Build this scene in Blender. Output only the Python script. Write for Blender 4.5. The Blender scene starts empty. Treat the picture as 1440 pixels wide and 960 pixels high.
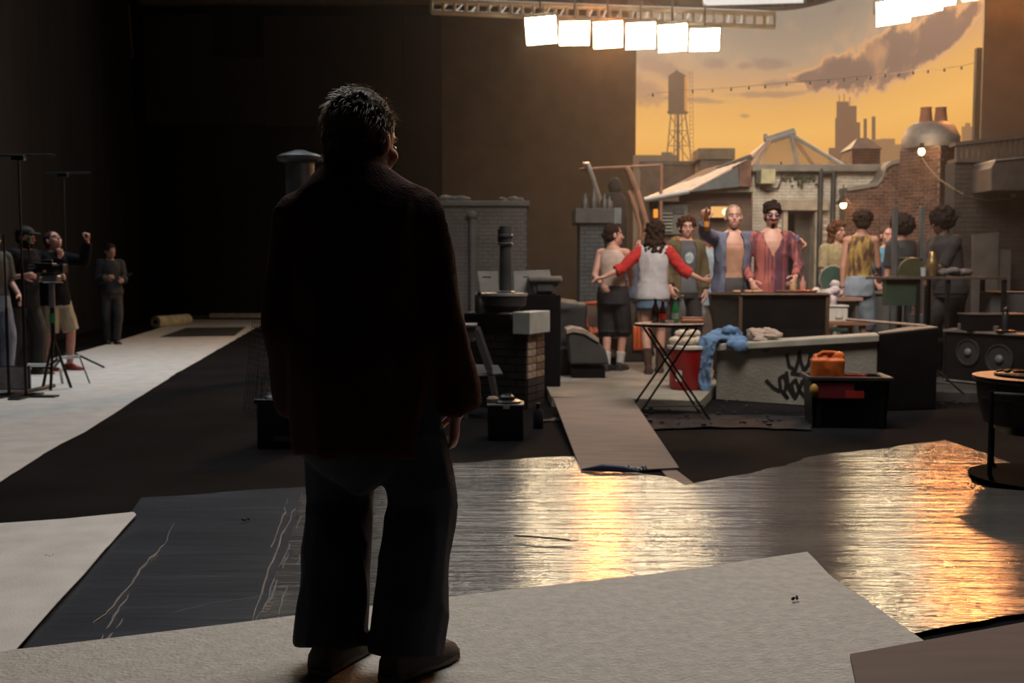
import bpy, bmesh, math, random
import numpy as np
from mathutils import Vector, Matrix, noise
random.seed(7)
S = bpy.context.scene
COL = S.collection
V = Vector
PI = math.pi

# ------------------------------------------------------------------ camera
CAMZ, FPX = 1.2, 1400.0
PITCH = math.atan(93/FPX)
cd = bpy.data.cameras.new('camera'); cam = bpy.data.objects.new('camera', cd); COL.objects.link(cam)
cam.location = (0, 0, CAMZ); cam.rotation_euler = (PI/2-PITCH, 0, 0)
cd.sensor_width = 36; cd.lens = 35; cd.clip_end = 200
cd.dof.use_dof = True; cd.dof.focus_distance = 3.0; cd.dof.aperture_fstop = 4.5
S.camera = cam
# ------------------------------------------------------------------ world, exposure
S.view_settings.view_transform = 'Standard'; S.view_settings.look = 'None'
S.view_settings.exposure = 0.0; S.view_settings.gamma = 1.0; S.view_settings.use_curve_mapping = False
w = bpy.data.worlds.new('world'); S.world = w; w.use_nodes = True
w.node_tree.nodes['Background'].inputs[0].default_value = (0.5, 0.6, 0.75, 1)
w.node_tree.nodes['Background'].inputs[1].default_value = 0.004
S.cycles.volume_bounces = 0
S.cycles.volume_step_rate = 4
S.cycles.max_bounces = 6

def area(name, loc, target, size, power, color, sizey=None, spread=180):
    l = bpy.data.lights.new(name, 'AREA'); l.shape = 'RECTANGLE'; l.size = size; l.size_y = sizey or size
    l.energy = power; l.color = color; l.spread = math.radians(spread)
    o = bpy.data.objects.new(name, l); COL.objects.link(o); o.location = loc
    o.rotation_euler = (V(target)-V(loc)).to_track_quat('-Z', 'Y').to_euler()
    return o
# unseen overhead studio softboxes, plus an added fill for the deck (all above the frame)
area('overhead_light_far', (1.5, 23.0, 8.7), (0.5, 5, 0), 9, 250, (1.0, .90, .80), 3)
area('overhead_light_left', (-4.6, 13, 8.5), (-4.9, 11.5, 0), 4, 135, (.86, .95, 1.0), 5, 95)
area('overhead_light_set', (2.2, 7.6, 5.2), (3.0, 11.4, 0.5), 3.0, 150, (1.0, .86, .76), 1.6, 110)
area('added_deck_fill', (3.2, 11.6, 5.3), (4.4, 15.2, 1.2), 3.5, 110, (1.0, .88, .74), 1.5, 115)  # added fill that brightens the set wall and deck
area('overhead_light_near', (0.6, 6.5, 6.5), (0.6, 3.0, 0), 5, 115, (1.0, .98, .94), 3, 110)

# ------------------------------------------------------------------ pixel -> ray helpers
FW = V((0, math.cos(PITCH), -math.sin(PITCH))); UP = V((0, math.sin(PITCH), math.cos(PITCH))); RT = V((1, 0, 0))
def ray(px, py): return FW + RT*((px-720)/FPX) - UP*((py-480)/FPX)
def at(px, py, Y):
    d = ray(px, py); return V((0, 0, CAMZ)) + d*(Y/d.y)
def gr(px, py, z=0.0):
    d = ray(px, py); return V((0, 0, CAMZ)) + d*((z-CAMZ)/d.z)

# ------------------------------------------------------------------ materials
MC = {}
def srgb(r, g, b):
    f = lambda c: (c/255/12.92) if c/255 <= .04045 else ((c/255+.055)/1.055)**2.4
    return (f(r), f(g), f(b))
def mat(name, col, rough=.7, metal=0, var=.25, vs=6, bump=0, bs=40, spec=.5, emit=0, stretch=(1, 1, 1), col2=None, sheen=0, alpha=1, coat=0, sharp=.2):
    if name in MC: return MC[name]
    m = bpy.data.materials.new(name); m.use_nodes = True; MC[name] = m
    nt = m.node_tree; b = nt.nodes['Principled BSDF']
    b.inputs['Roughness'].default_value = rough; b.inputs['Metallic'].default_value = metal
    b.inputs['Specular IOR Level'].default_value = spec
    b.inputs['Sheen Weight'].default_value = sheen
    b.inputs['Alpha'].default_value = alpha
    b.inputs['Coat Weight'].default_value = coat
    tc = nt.nodes.new('ShaderNodeTexCoord'); mp = nt.nodes.new('ShaderNodeMapping'); mp.inputs['Scale'].default_value = stretch
    nt.links.new(tc.outputs['Object'], mp.inputs[0])
    n = nt.nodes.new('ShaderNodeTexNoise'); n.inputs['Scale'].default_value = vs; n.inputs['Detail'].default_value = 5
    nt.links.new(mp.outputs[0], n.inputs['Vector'])
    r = nt.nodes.new('ShaderNodeValToRGB'); r.color_ramp.elements[0].position = .5-sharp; r.color_ramp.elements[1].position = .5+sharp
    c2 = col2 or tuple(min(1, c*(1+var)) for c in col)
    r.color_ramp.elements[0].color = (*[c*(1-var) for c in col], 1); r.color_ramp.elements[1].color = (*c2, 1)
    nt.links.new(n.outputs[0], r.inputs[0]); nt.links.new(r.outputs[0], b.inputs['Base Color'])
    if bump:
        n2 = nt.nodes.new('ShaderNodeTexNoise'); n2.inputs['Scale'].default_value = bs; n2.inputs['Detail'].default_value = 4
        nt.links.new(mp.outputs[0], n2.inputs['Vector'])
        bp = nt.nodes.new('ShaderNodeBump'); bp.inputs['Strength'].default_value = bump; bp.inputs['Distance'].default_value = .02
        nt.links.new(n2.outputs[0], bp.inputs['Height']); nt.links.new(bp.outputs[0], b.inputs['Normal'])
    if emit:
        b.inputs['Emission Color'].default_value = (*col, 1); b.inputs['Emission Strength'].default_value = emit
    return m
def emis(name, col, s):
    if name in MC: return MC[name]
    m = bpy.data.materials.new(name); m.use_nodes = True; MC[name] = m
    nt = m.node_tree; nt.nodes.clear()
    o = nt.nodes.new('ShaderNodeOutputMaterial'); e = nt.nodes.new('ShaderNodeEmission')
    e.inputs[0].default_value = (*col, 1); e.inputs[1].default_value = s; nt.links.new(e.outputs[0], o.inputs[0])
    return m

# ------------------------------------------------------------------ objects
def thing(name, label, cat, loc=(0, 0, 0), rz=0, group=None):
    o = bpy.data.objects.new(name, None); COL.objects.link(o); o.empty_display_size = .1
    o.location = loc; o.rotation_euler = (0, 0, rz); o['label'] = label; o['category'] = cat
    if group: o['group'] = group
    return o
def tag(o, label, cat, group=None):
    o['label'] = label; o['category'] = cat
    if group: o['group'] = group
    return o
def link(name, me, m, parent=None, smooth=False):
    o = bpy.data.objects.new(name, me); COL.objects.link(o)
    if m is not None and not me.materials: me.materials.append(m)
    if smooth: me.polygons.foreach_set('use_smooth', [True]*len(me.polygons))
    if parent: o.parent = parent
    return o
def frame(axis):
    a = V(axis).normalized(); h = V((0, 0, 1)) if abs(a.z) < .95 else V((1, 0, 0))
    u = h.cross(a).normalized(); return u, a.cross(u).normalized(), a

class MB:
    def __init__(s): s.v = []; s.f = []
    def add(s, vs, fs):
        n = len(s.v); s.v += [tuple(p) for p in vs]; s.f += [tuple(i+n for i in f) for f in fs]; return s
    def box(s, c, size, rz=0, R=None):
        M = R if R is not None else Matrix.Rotation(rz, 3, 'Z'); c = V(c)
        vs = [c + M @ V((x*size[0]/2, y*size[1]/2, z*size[2]/2)) for x in (-1, 1) for y in (-1, 1) for z in (-1, 1)]
        return s.add(vs, [(0, 1, 3, 2), (4, 6, 7, 5), (0, 4, 5, 1), (2, 3, 7, 6), (0, 2, 6, 4), (1, 5, 7, 3)])
    def hexa(s, b, t):   # bottom quad and top quad
        return s.add(list(b)+list(t), [(3, 2, 1, 0), (4, 5, 6, 7), (0, 1, 5, 4), (1, 2, 6, 5), (2, 3, 7, 6), (3, 0, 4, 7)])
    def rings(s, rings, close=True):
        n = len(rings[0]); vs = [p for r in rings for p in r]; fs = []
        for k in range(len(rings)-1):
            for i in range(n):
                j = (i+1) % n; fs.append((k*n+i, k*n+j, (k+1)*n+j, (k+1)*n+i))
        if close: fs.append(tuple(reversed(range(n)))); fs.append(tuple((len(rings)-1)*n+i for i in range(n)))
        return s.add(vs, fs)
    def cyl(s, p0, p1, r0, r1=None, seg=16, close=True):
        p0, p1 = V(p0), V(p1); r1 = r0 if r1 is None else r1; u, v, a = frame(p1-p0)
        ring = lambda c, r: [c+u*(r*math.cos(2*PI*i/seg))+v*(r*math.sin(2*PI*i/seg)) for i in range(seg)]
        return s.rings([ring(p0, r0), ring(p1, r1)], close)
    def cap(s, p0, p1, r0, r1, seg=12, e0=True, e1=True, fl=1.0, side=None):  # tapered capsule
        p0, p1 = V(p0), V(p1); u, v, a = frame(p1-p0)
        if side is not None:
            u = V(side); u = (u - a*u.dot(a)).normalized(); v = a.cross(u)
        R = []
        def ring(c, r): return [c+u*(r*math.cos(2*PI*i/seg))+v*(r*fl*math.sin(2*PI*i/seg)) for i in range(seg)]
        if e0: R += [ring(p0-a*(r0*math.cos(t)), max(r0*math.sin(t), 1e-4)) for t in (.05, .5, 1.0)]
        R += [ring(p0, r0), ring(p1, r1)]
        if e1: R += [ring(p1+a*(r1*math.cos(t)), max(r1*math.sin(t), 1e-4)) for t in (1.0, .5, .05)]
        return s.rings(R)
    def ell(s, c, r, fr=None, seg=14, nr=8):
        c = V(c); X, Y, Z = fr or (V((1, 0, 0)), V((0, 1, 0)), V((0, 0, 1)))
        R = []
        for k in range(nr+1):
            t = PI*(k/nr)*.98+.01*PI
            R.append([c+X*(r[0]*math.sin(t)*math.cos(2*PI*i/seg))+Y*(r[1]*math.sin(t)*math.sin(2*PI*i/seg))-Z*(r[2]*math.cos(t)) for i in range(seg)])
        return s.rings(R)
    def tube(s, pts, r, seg=8, rr=None):
        pts = [V(p) for p in pts]; R = []; u = None
        for k, p in enumerate(pts):
            a = (pts[min(k+1, len(pts)-1)]-pts[max(k-1, 0)]).normalized()
            if u is None: u, v, _ = frame(a)
            u = (u-a*u.dot(a)).normalized(); v = a.cross(u); q = rr[k] if rr else r
            R.append([p+u*(q*math.cos(2*PI*i/seg))+v*(q*math.sin(2*PI*i/seg)) for i in range(seg)])
        return s.rings(R)
    def lathe(s, prof, c=(0, 0, 0), seg=24, close=True):
        c = V(c); return s.rings([[c+V((r*math.cos(2*PI*i/seg), r*math.sin(2*PI*i/seg), z)) for i in range(seg)] for r, z in prof], close)
    def prism(s, poly, d):    # polygon (3d points) swept by vector d
        n = len(poly); d = V(d); vs = [V(p) for p in poly]+[V(p)+d for p in poly]
        return s.add(vs, [tuple(range(n)), tuple(reversed(range(n, 2*n)))]+[(i, i+n, (i+1) % n+n, (i+1) % n) for i in range(n)])
    def mesh(s, name='m'):
        me = bpy.data.meshes.new(name); me.from_pydata(s.v, [], s.f); me.validate()
        bm = bmesh.new(); bm.from_mesh(me); bmesh.ops.recalc_face_normals(bm, faces=bm.faces); bm.to_mesh(me); bm.free()
        return me
    def build(s, name, m, parent=None, smooth=False, bevel=0, world=False, stuff=False):
        if world and parent:
            Mi = (Matrix.Translation(parent.location) @ Matrix.Rotation(parent.rotation_euler.z, 4, 'Z')).inverted()
            s.v = [tuple(Mi @ V(p)) for p in s.v]
        o = link(name, s.mesh(name), m, parent)
        if smooth:
            o.data.polygons.foreach_set('use_smooth', [len(p.vertices) < 6 for p in o.data.polygons])
            o.data.set_sharp_from_angle(angle=math.radians(40))
        if bevel:
            b = o.modifiers.new('bevel', 'BEVEL'); b.width = bevel; b.segments = 2; b.limit_method = 'ANGLE'; b.angle_limit = .6
        if stuff: o['kind'] = 'stuff'
        return o
def struct(o): o['kind'] = 'structure'; return o
def copytree(o, loc=None, label=None, parent=None):
    c = o.copy(); COL.objects.link(c)
    if parent: c.parent = parent
    if loc is not None: c.location = loc
    if label: c['label'] = label
    for ch in list(o.children): copytree(ch, parent=c)
    return c
def remesh(mb, vox, sm=2, fac=.5):
    me = mb.mesh('tmp'); o = bpy.data.objects.new('tmp', me); COL.objects.link(o)
    r = o.modifiers.new('r', 'REMESH'); r.mode = 'VOXEL'; r.voxel_size = vox
    if sm:
        q = o.modifiers.new('s', 'SMOOTH'); q.iterations = sm; q.factor = fac
    dg = bpy.context.evaluated_depsgraph_get(); dg.update()
    out = bpy.data.meshes.new_from_object(o.evaluated_get(dg))
    bpy.data.objects.remove(o); bpy.data.meshes.remove(me)
    out.polygons.foreach_set('use_smooth', [True]*len(out.polygons))
    return out
def ruffle(me, amp, sc=(9, 9, 5), seed=0, amp2=0):
    n = len(me.vertices); co = np.empty(n*3); me.vertices.foreach_get('co', co); no = np.empty(n*3); me.vertex_normals.foreach_get('vector', no)
    co = co.reshape(-1, 3); no = no.reshape(-1, 3)
    off = V((seed*3.1, seed*1.7, seed))
    d = np.array([noise.noise(V((p[0]*sc[0], p[1]*sc[1], p[2]*sc[2]))+off) for p in co])
    d = (1-2*np.abs(d))*amp-amp*.4
    if amp2: d = d + amp2*np.array([noise.noise(V(p)*38+off) for p in co])
    co = co+no*d[:, None]; me.vertices.foreach_set('co', co.reshape(-1)); me.update()

# ------------------------------------------------------------------ people
SKIN = {'pale': (.50, .27, .20), 'tan': (.40, .20, .135), 'dark': (.075, .042, .03), 'rosy': (.52, .26, .20)}
def nrm(v): return V(v).normalized()
ZP = [(.62, .155, .11), (.80, .165, .12), (.93, .172, .125), (1.06, .142, .105), (1.18, .150, .112), (1.30, .165, .118), (1.375, .165, .108), (1.43, .135, .088), (1.465, .095, .075), (1.49, .07, .065)]
def person(label, loc, face=0, H=1.75, lean=(0, 0), arms=None, feet=None, head=(0, 0), skin='pale', hair=('short', (.03, .015, .01)), wear=(),
           bulk=1.0, belly=0, vox=.008, beard=None, shw=1.0, headpos=None, footdir=None, brow=None, crouch=0, drop=.015, al=1.0, hsc=1.0, group=None, name='person', armr=1.0):
    s = H/1.75; T = thing(name, label, 'person', loc, 0, group)
    a = math.radians(face); f = V((math.sin(a), -math.cos(a), 0)); sd = V((math.cos(a), math.sin(a), 0))
    if sd.x < -1e-6: sd = -sd
    Z = V((0, 0, 1)); ln = V((lean[0], lean[1], 0))
    def spine(z): return Z*(z*s-crouch) + ln*max(0, (z-.9)/.6)*s
    def prof(z):
        z = max(ZP[0][0], min(z, ZP[-1][0]))
        for (z0, x0, y0), (z1, x1, y1) in zip(ZP, ZP[1:]):
            if z <= z1:
                t = (z-z0)/(z1-z0); b = bulk if z < 1.42 else (1+bulk)/2
                g = belly*math.exp(-((z-1.08)/.17)**2)
                return (x0+(x1-x0)*t)*s*b+g*.5, (y0+(y1-y0)*t)*s*b+g, g
    sections = lambda z, inf: (lambda p: [spine(z)+f*(p[2]*.45)+sd*((p[0]+inf)*math.cos(t))+f*((p[1]+inf)*math.sin(t)) for t in [2*PI*i/24 for i in range(24)]])(prof(z))
    J = {}
    for k, q in (('l', -1), ('r', 1)):
        J['sh'+k] = spine(1.425-drop)+sd*(q*.166*s*shw*(.5+bulk*.5)); J['hip'+k] = spine(.90)+sd*(q*.085*s*bulk)
        A = (arms or {}).get(k, ((q*.12, 0, -1), (q*.02, -.15, -1), .35))
        u, v = nrm(A[0]), nrm(A[1]); J['el'+k] = J['sh'+k]+u*.285*s*al; J['wr'+k] = J['el'+k]+v*.245*s*al; J['hd'+k] = nrm(A[3]) if len(A) > 3 else v; J['cu'+k] = A[2]
        F = (feet or {}).get(k, (q*.13, 0)); an = V((F[0], F[1], .085*s+(F[2] if len(F) > 2 else 0)))
        fd = nrm((*(footdir[k] if footdir else (f.x, f.y)), 0)); J['fd'+k] = fd
        hp = J['hip'+k]; L = .418*s; dd = an-hp; ds = min(dd.length, 2*L*.999); mid = hp+dd*.5; hgt = math.sqrt(max(L*L-ds*ds/4, 0))
        bd = (fd*.85+sd*q*.25).normalized(); bd = (bd-dd.normalized()*bd.dot(dd.normalized())).normalized()
        J['kn'+k] = mid+bd*hgt; J['an'+k] = an
    # head frame
    ya = a+math.radians(head[0]); hf = V((math.sin(ya), -math.cos(ya), 0)); hs = V((math.cos(ya), math.sin(ya), 0)); pt = math.radians(head[1])
    hu = (Z*math.cos(pt)+hf*math.sin(pt)); hf = (hf*math.cos(pt)-Z*math.sin(pt)); fr = (hs, hf, hu)
    nb = spine(1.47); hc = nb+Z*.155*s+f*.02+hf*.025*math.sin(pt)+V((lean[0], lean[1], 0))*.12
    if headpos: hc = hc+V(headpos)
    k = s**.5*1.07*hsc
    hp = lambda x, y, z: hc+(hs*x+hf*y+hu*z)*k
    b = MB()
    b.rings([sections(z, 0) for z in (.80, .86, .93, 1.0, 1.06, 1.12, 1.18, 1.24, 1.30, 1.36, 1.42, 1.46, 1.49)])
    for q in 'lr':
        ar = armr
        b.cap(spine(1.41), J['sh'+q], .062*s, .054*s); b.cap(J['sh'+q], J['el'+q], .05*s*ar, .038*s*ar); b.cap(J['el'+q], J['wr'+q], .040*s*ar, .025*s*ar)
        b.cap(J['hip'+q], J['kn'+q], .085*s*bulk, .053*s); b.cap(J['kn'+q], J['kn'+q].lerp(J['an'+q], .35), .052*s, .055*s); b.cap(J['kn'+q].lerp(J['an'+q], .3), J['an'+q], .055*s, .036*s)
        b.cap(J['an'+q]-Z*.035, J['an'+q]+J['fd'+q]*.13-Z*.05, .035, .03)
        # hand
        d = J['hd'+q]; w0 = J['wr'+q]; inn = (spine(1.1)-w0); inn.z = 0 if abs(d.z) > .4 else inn.z
        n = inn-d*inn.dot(d); n = n.normalized() if n.length > .01 else f; ax = d.cross(n).normalized()
        if ax.dot(f) < 0: ax = -ax
        cu = J['cu'+q]
        b.cap(w0, w0+d*.07*s, .028*s, .036*s, fl=.5, side=ax); b.cap(w0+d*.03, w0+d*.08*s, .030*s, .036*s, fl=.45, side=ax)
        for i, (o_, ln_) in enumerate(((.030, .085), (.010, .095), (-.010, .09), (-.029, .072))):
            p = w0+d*.078*s+ax*o_*s; dr = d+ax*o_*1.6; r = .0098*s
            for j, fr_ in enumerate((.45, .32, .27)):
                an_ = cu*(.6+j*.75); dd = (dr*math.cos(an_)+n*math.sin(an_)).normalized(); p2 = p+dd*ln_*fr_*s
                b.cap(p, p2, r, r*.92, seg=8); p = p2; r *= .92
        p = w0+d*.02+ax*.025*s
        for j in range(3):
            dd = (d*(.7+.2*j)+ax*(.75-.3*j)+n*(.25+cu*.45)).normalized(); p2 = p+dd*(.038, .03, .026)[j]*s; b.cap(p, p2, .0125*s, .011*s, seg=8); p = p2
    b.cap(nb-Z*.03, hp(0, -.02, -.05), .062*s*(.6+.4*bulk), .056*s*(.6+.4*bulk))
    b.ell(hp(0, -.012, .022), (.075*k, .094*k, .094*k), fr); b.ell(hp(0, .022, -.045), (.058*k, .066*k, .072*k), fr); b.ell(hp(0, .058, -.095), (.028*k, .022*k, .02*k), fr)
    b.cap(hp(0, .082, .008), hp(0, .105, -.028), .009, .0135, seg=8); b.ell(hp(0, .072, .024), (.05*k, .018*k, .012*k), fr); b.ell(hp(0, .082, -.06), (.024*k, .010*k, .011*k), fr)
    b.ell(hp(0, .078, -.078), (.022*k, .014*k, .012*k), fr)
    for q in (-1, 1):
        b.ell(hp(q*.078, -.01, -.01), (.011*k, .02*k, .033*k), fr); b.ell(hp(q*.04, .058, -.025), (.022*k, .02*k, .022*k), fr)
    me = remesh(b, vox, 2)
    sc = SKIN[skin]; sm = mat('skin_'+skin, sc, .5, var=.1, vs=12, bump=.1, bs=80); hm = mat('hair_%d_%d_%d' % tuple(int(c*250) for c in hair[1]), hair[1], .75, var=.4, vs=60, spec=.12)
    me.materials.append(sm); me.materials.append(mat('lip_'+skin, (sc[0]*.75, sc[1]*.42, sc[2]*.45), .4, var=.1)); me.materials.append(hm)
    lipc = hp(0, .09, -.06); br = [hp(q*.032, .088, .026) for q in (-1, 1)]
    for p in me.polygons:
        c = p.center; dl = c-lipc
        if abs(dl.dot(hs)) < .026 and abs(dl.dot(hu)) < .011 and dl.length < .04: p.material_index = 1
        else:
            for e in br:
                dl = c-e
                if abs(dl.dot(hs)) < .022 and abs(dl.dot(hu)) < .006 and dl.length < .035: p.material_index = 2
    if beard:
        for p in me.polygons:
            dl = p.center-hc; x, y, z = dl.dot(hs), dl.dot(hf), dl.dot(hu)
            if y > -.01 and z < -.04 and z > -.14 and not (abs(x) < .02 and -.068 < z < -.054) and abs(x) < .075 and (z < -.072 or abs(x) > .045 or -.052 < z): 
                if beard == 'full' or (abs(x) < .020 and z < -.078) or (abs(x) < .03 and z > -.054): p.material_index = 2
    link('body', me, None, T)
    for q in (-1, 1):
        e = MB().ell(hp(q*.030, .0735, .002), (.0135, .0125, .009), fr, 10, 6)
        eo = e.build('eye', mat('eye_white', (.6, .57, .53), .3, var=.05), T, smooth=True)
        MB().ell(hp(q*.030, .0825, .002), (.0062, .0055, .0062), fr, 8, 5).build('iris', mat('iris', (.02, .012, .008), .2, var=.05), eo, smooth=True)
    # hair
    style = hair[0]; h = MB(); rnd = random.Random(len(label))
    if style != 'bald':
        if style == 'buzz': h.ell(hp(0, -.018, .03), (.079*k, .092*k, .09*k), fr)
        elif style == 'balding':
            h.ell(hp(0, -.040, -.008), (.083*k, .072*k, .078*k), fr); h.ell(hp(0, -.02, .045), (.078*k, .086*k, .076*k), fr)
        else:
            big = {'short': .006, 'curly': .012, 'long': .015, 'afro': .045, 'quiff': .01, 'bun': .006}[style]
            h.ell(hp(0, -.026, .035), ((.08+big)*k, (.09+big)*k, (.086+big)*k), fr)
            h.ell(hp(0, -.05, -.02), ((.072+big)*k, (.055+big)*k, .07*k), fr)
        if style == 'bun': h.ell(hp(0, -.115, .0), (.03, .03, .035), fr); h.cap(hp(0, -.1, -.03), hp(0, -.09, -.16), .022, .008)
        if style in ('curly', 'afro', 'quiff', 'long'):
            for _ in range({'curly': 60, 'afro': 90, 'quiff': 24, 'long': 60}[style]):
                t = rnd.uniform(0, 2*PI); z = rnd.uniform(-.2 if style != 'quiff' else .45, 1); q = math.sqrt(max(0, 1-z*z)); y = q*math.sin(t)
                if y > .55 and z < .45: continue
                R = .088+big; h.ell(hp(q*math.cos(t)*R*.95, -.026+y*R, .03+z*R), [rnd.uniform(.014, .026)]*3, fr, 8, 5)
        if style == 'quiff':
            for i in range(7): h.ell(hp(-.05+i*.017, .062, .074-abs(i-3)*.004), (.018, .03, .018), fr, 8, 5)
        if style == 'long':
            for _ in range(110):
                t = rnd.uniform(-.25*PI, 1.25*PI)+PI; z = rnd.uniform(-.22, .0); R = .085+(-z)*.14
                h.ell(hp(R*math.cos(t), -.04+R*.75*math.sin(t), z), [rnd.uniform(.018, .03)]*3, fr, 8, 5)
        hm_ = remesh(h, vox*.8, 1); ruffle(hm_, .004, (30, 30, 30) if vox > .007 else (55, 55, 30), 3, .004); link('hair', hm_, hm, T)
    if beard == 'full' or beard == 'goatee': pass
    # clothes
    def shell(z0, z1, inf, gap, thick=.012, flare=0, vn=None):
        m_ = MB(); zs = np.linspace(z0, z1, 16); n = 26; O = []; I = []
        for z in zs:
            gp_ = gap if vn is None else gap*max(.0, min(1, (z-vn)/(z1-vn)))+.012
            th = [gp_+(2*PI-2*gp_)*i/(n-1) for i in range(n)]
            c = spine(z); p = prof(z); g = inf+flare*(z1-z)
            fn = lambda r: [c+f*(p[2]*.45)+f*((p[1]+g+r)*math.cos(t))+sd*((p[0]+g+r)*math.sin(t)) for t in th]
            O.append(fn(0)); I.append(fn(-thick))
        return m_.rings([o+list(reversed(i)) for o, i in zip(O, I)])
    for wi, g in enumerate(wear):
        kind = g['k']; m_ = MB(); c = g['m']; inf = g.get('inf', .012); vx = g.get('vox', vox*1.15); am = g.get('ruf', .005)
        if kind in ('shirt', 'jacket'):
            zh = g.get('hem', .84); zt = g.get('top', 1.475)
            if kind == 'jacket': sh = shell(zh, zt, inf+.012, g.get('gap', .5),   .02, g.get('flare', .02), g.get('vn')); m_.add(sh.v, sh.f)
            else:
                zz = list(np.linspace(zh, zt, 14)); fl = g.get('flare', .02)
                m_.rings([sections(z, inf+fl*(zt-z)) for z in zz])
            sl = g.get('sleeve', 1)
            for q in 'lr':
                sm_ = MB() if g.get('sm') else m_
                if sl > 0:
                    if kind == 'shirt' or True: m_.cap(spine(1.41)+(J['sh'+q]-spine(1.41))*.5, J['sh'+q], .052*s+inf, .052*s+inf)
                    e = J['sh'+q].lerp(J['el'+q], min(sl, 1)); r1 = (.052-.010*min(sl, 1))*s*ar+inf
                    sm_.cap(J['sh'+q], e, .056*s*ar+inf, r1, e1=(sl > 1))
                    if sl > 1:
                        e2 = J['el'+q].lerp(J['wr'+q], sl-1); sm_.cap(J['el'+q], e2, .044*s*ar+inf, (.034+g.get('cuff', 0))*s*ar+inf, e1=False)
                if g.get('sm'):
                    ms = remesh(sm_, vx, 1); ruffle(ms, am, (14, 14, 14), wi+5); link('sleeve', ms, g['sm'], T)
            if g.get('collar'):
                m_.rings([[nb+f*.01+Z*zz+sd*(r*math.cos(t))+f*(r*math.sin(t)) for t in [2*PI*i/16 for i in range(16)]] for zz, r in ((-.04, .10*bulk), (.03, .086*bulk), (.07, .084*bulk))])
        elif kind == 'pants':
            zc_ = g.get('crotch', .80); zz = [zc_, zc_+.03, zc_+.07]+list(np.linspace(zc_+.12, g.get('top', 1.02), 5))
            R_ = [sections(z, inf) for z in zz]
            for i_, q_ in enumerate((.14, .34, .72) if zc_ < .6 else ()):
                c_ = sum(R_[i_], V((0, 0, 0)))/24; R_[i_] = [c_+sd*((p_-c_).dot(sd)*q_)+(p_-c_-sd*(p_-c_).dot(sd))*(.55, .7, .9)[i_] for p_ in R_[i_]]
            m_.rings(R_)
            L = g.get('len', 2); fl = g.get('flare', 0)
            for q in 'lr':
                e = J['hip'+q].lerp(J['kn'+q], min(L, 1)); m_.cap(J['hip'+q], e, .088*s*bulk+inf, (.06+fl*.5)*s+inf, e1=(L > 1))
                if L > 1: m_.cap(J['kn'+q], J['kn'+q].lerp(J['an'+q], L-1), (.058+fl*.5)*s+inf, (.046+fl)*s+inf, e1=False)
            if g.get('skirt'): m_.rings([sections(z, inf+.02*(1-z)) for z in (g['skirt'], .7, .8)])
        elif kind == 'boots':
            for q in 'lr': m_.cap(J['an'+q]-Z*.02, J['an'+q]+(J['kn'+q]-J['an'+q])*g.get('h', .4), .045*s, .058*s, e1=False)
        elif kind == 'vest': m_.rings([sections(z, inf) for z in np.linspace(g.get('hem', .9), g.get('top', 1.36), 12)]) ; [m_.cap(spine(1.36)+sd*(qq*.11*s)+f*yy*.1*s, spine(1.44)+sd*(qq*.10*s)+f*yy*.02, .03, .025) for qq in (-1, 1) for yy in (-1, 1)]
        elif kind == 'shoes':
            for q in 'lr':
                sm_ = MB(); an = J['an'+q]; fd = J['fd'+q]; sdv = V((-fd.y, fd.x, 0)); base = V((an.x, an.y, an.z-.085*s)); R = []
                for t, w_, h_ in ((-.085, .02, .055), (-.075, .034, .085), (-.03, .038, .105), (.03, .040, .10), (.08, .045, .075), (.13, .048, .06), (.175, .042, .05), (.20, .025, .035)):
                    cc = base+fd*t*s; w2 = w_*g.get('w', 1.1)
                    R.append([cc+sdv*x*w2+Z*z for x, z in ((-1, 0), (-1.05, .02), (-.95, h_*.6), (-.5, h_*.97), (0, h_), (.5, h_*.97), (.95, h_*.6), (1.05, .02), (1, 0))])
                sm_.rings(R); so = sm_.build('shoe', c, T, smooth=True, bevel=.004)
                so2 = MB(); so2.rings([[p_+Z*(0 if i else 0) for i, p_ in enumerate([base+fd*t*s-sdv*w_*1.18+Z*.0, base+fd*t*s-sdv*w_*1.18+Z*.02, base+fd*t*s+sdv*w_*1.18+Z*.02, base+fd*t*s+sdv*w_*1.18])] for t, w_ in ((-.093, .022), (-.07, .036), (.03, .041), (.13, .049), (.18, .042), (.207, .022))])
                so2.build('sole', g.get('sole', mat('sole', (.03, .028, .025), .8)), so, bevel=.004)
            continue
        me = remesh(m_, vx, g.get('smooth', 2)); ruffle(me, am, g.get('rs', (9, 9, 7)), wi+len(label) % 7, g.get('ruf2', 0)); link(g['n'], me, c, T)
    T_J = {k_: (v_+V(loc) if isinstance(v_, Vector) and k_[:2] not in ('fd', 'hd') else v_) for k_, v_ in J.items()}
    T_J['hp'] = lambda x, y, z: hp(x, y, z); T_J['fr'] = fr; T_J['spine'] = lambda z: spine(z)+V(loc); T_J['prof'] = prof; T_J['f'] = f; T_J['sd'] = sd
    return T, T_J
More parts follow.
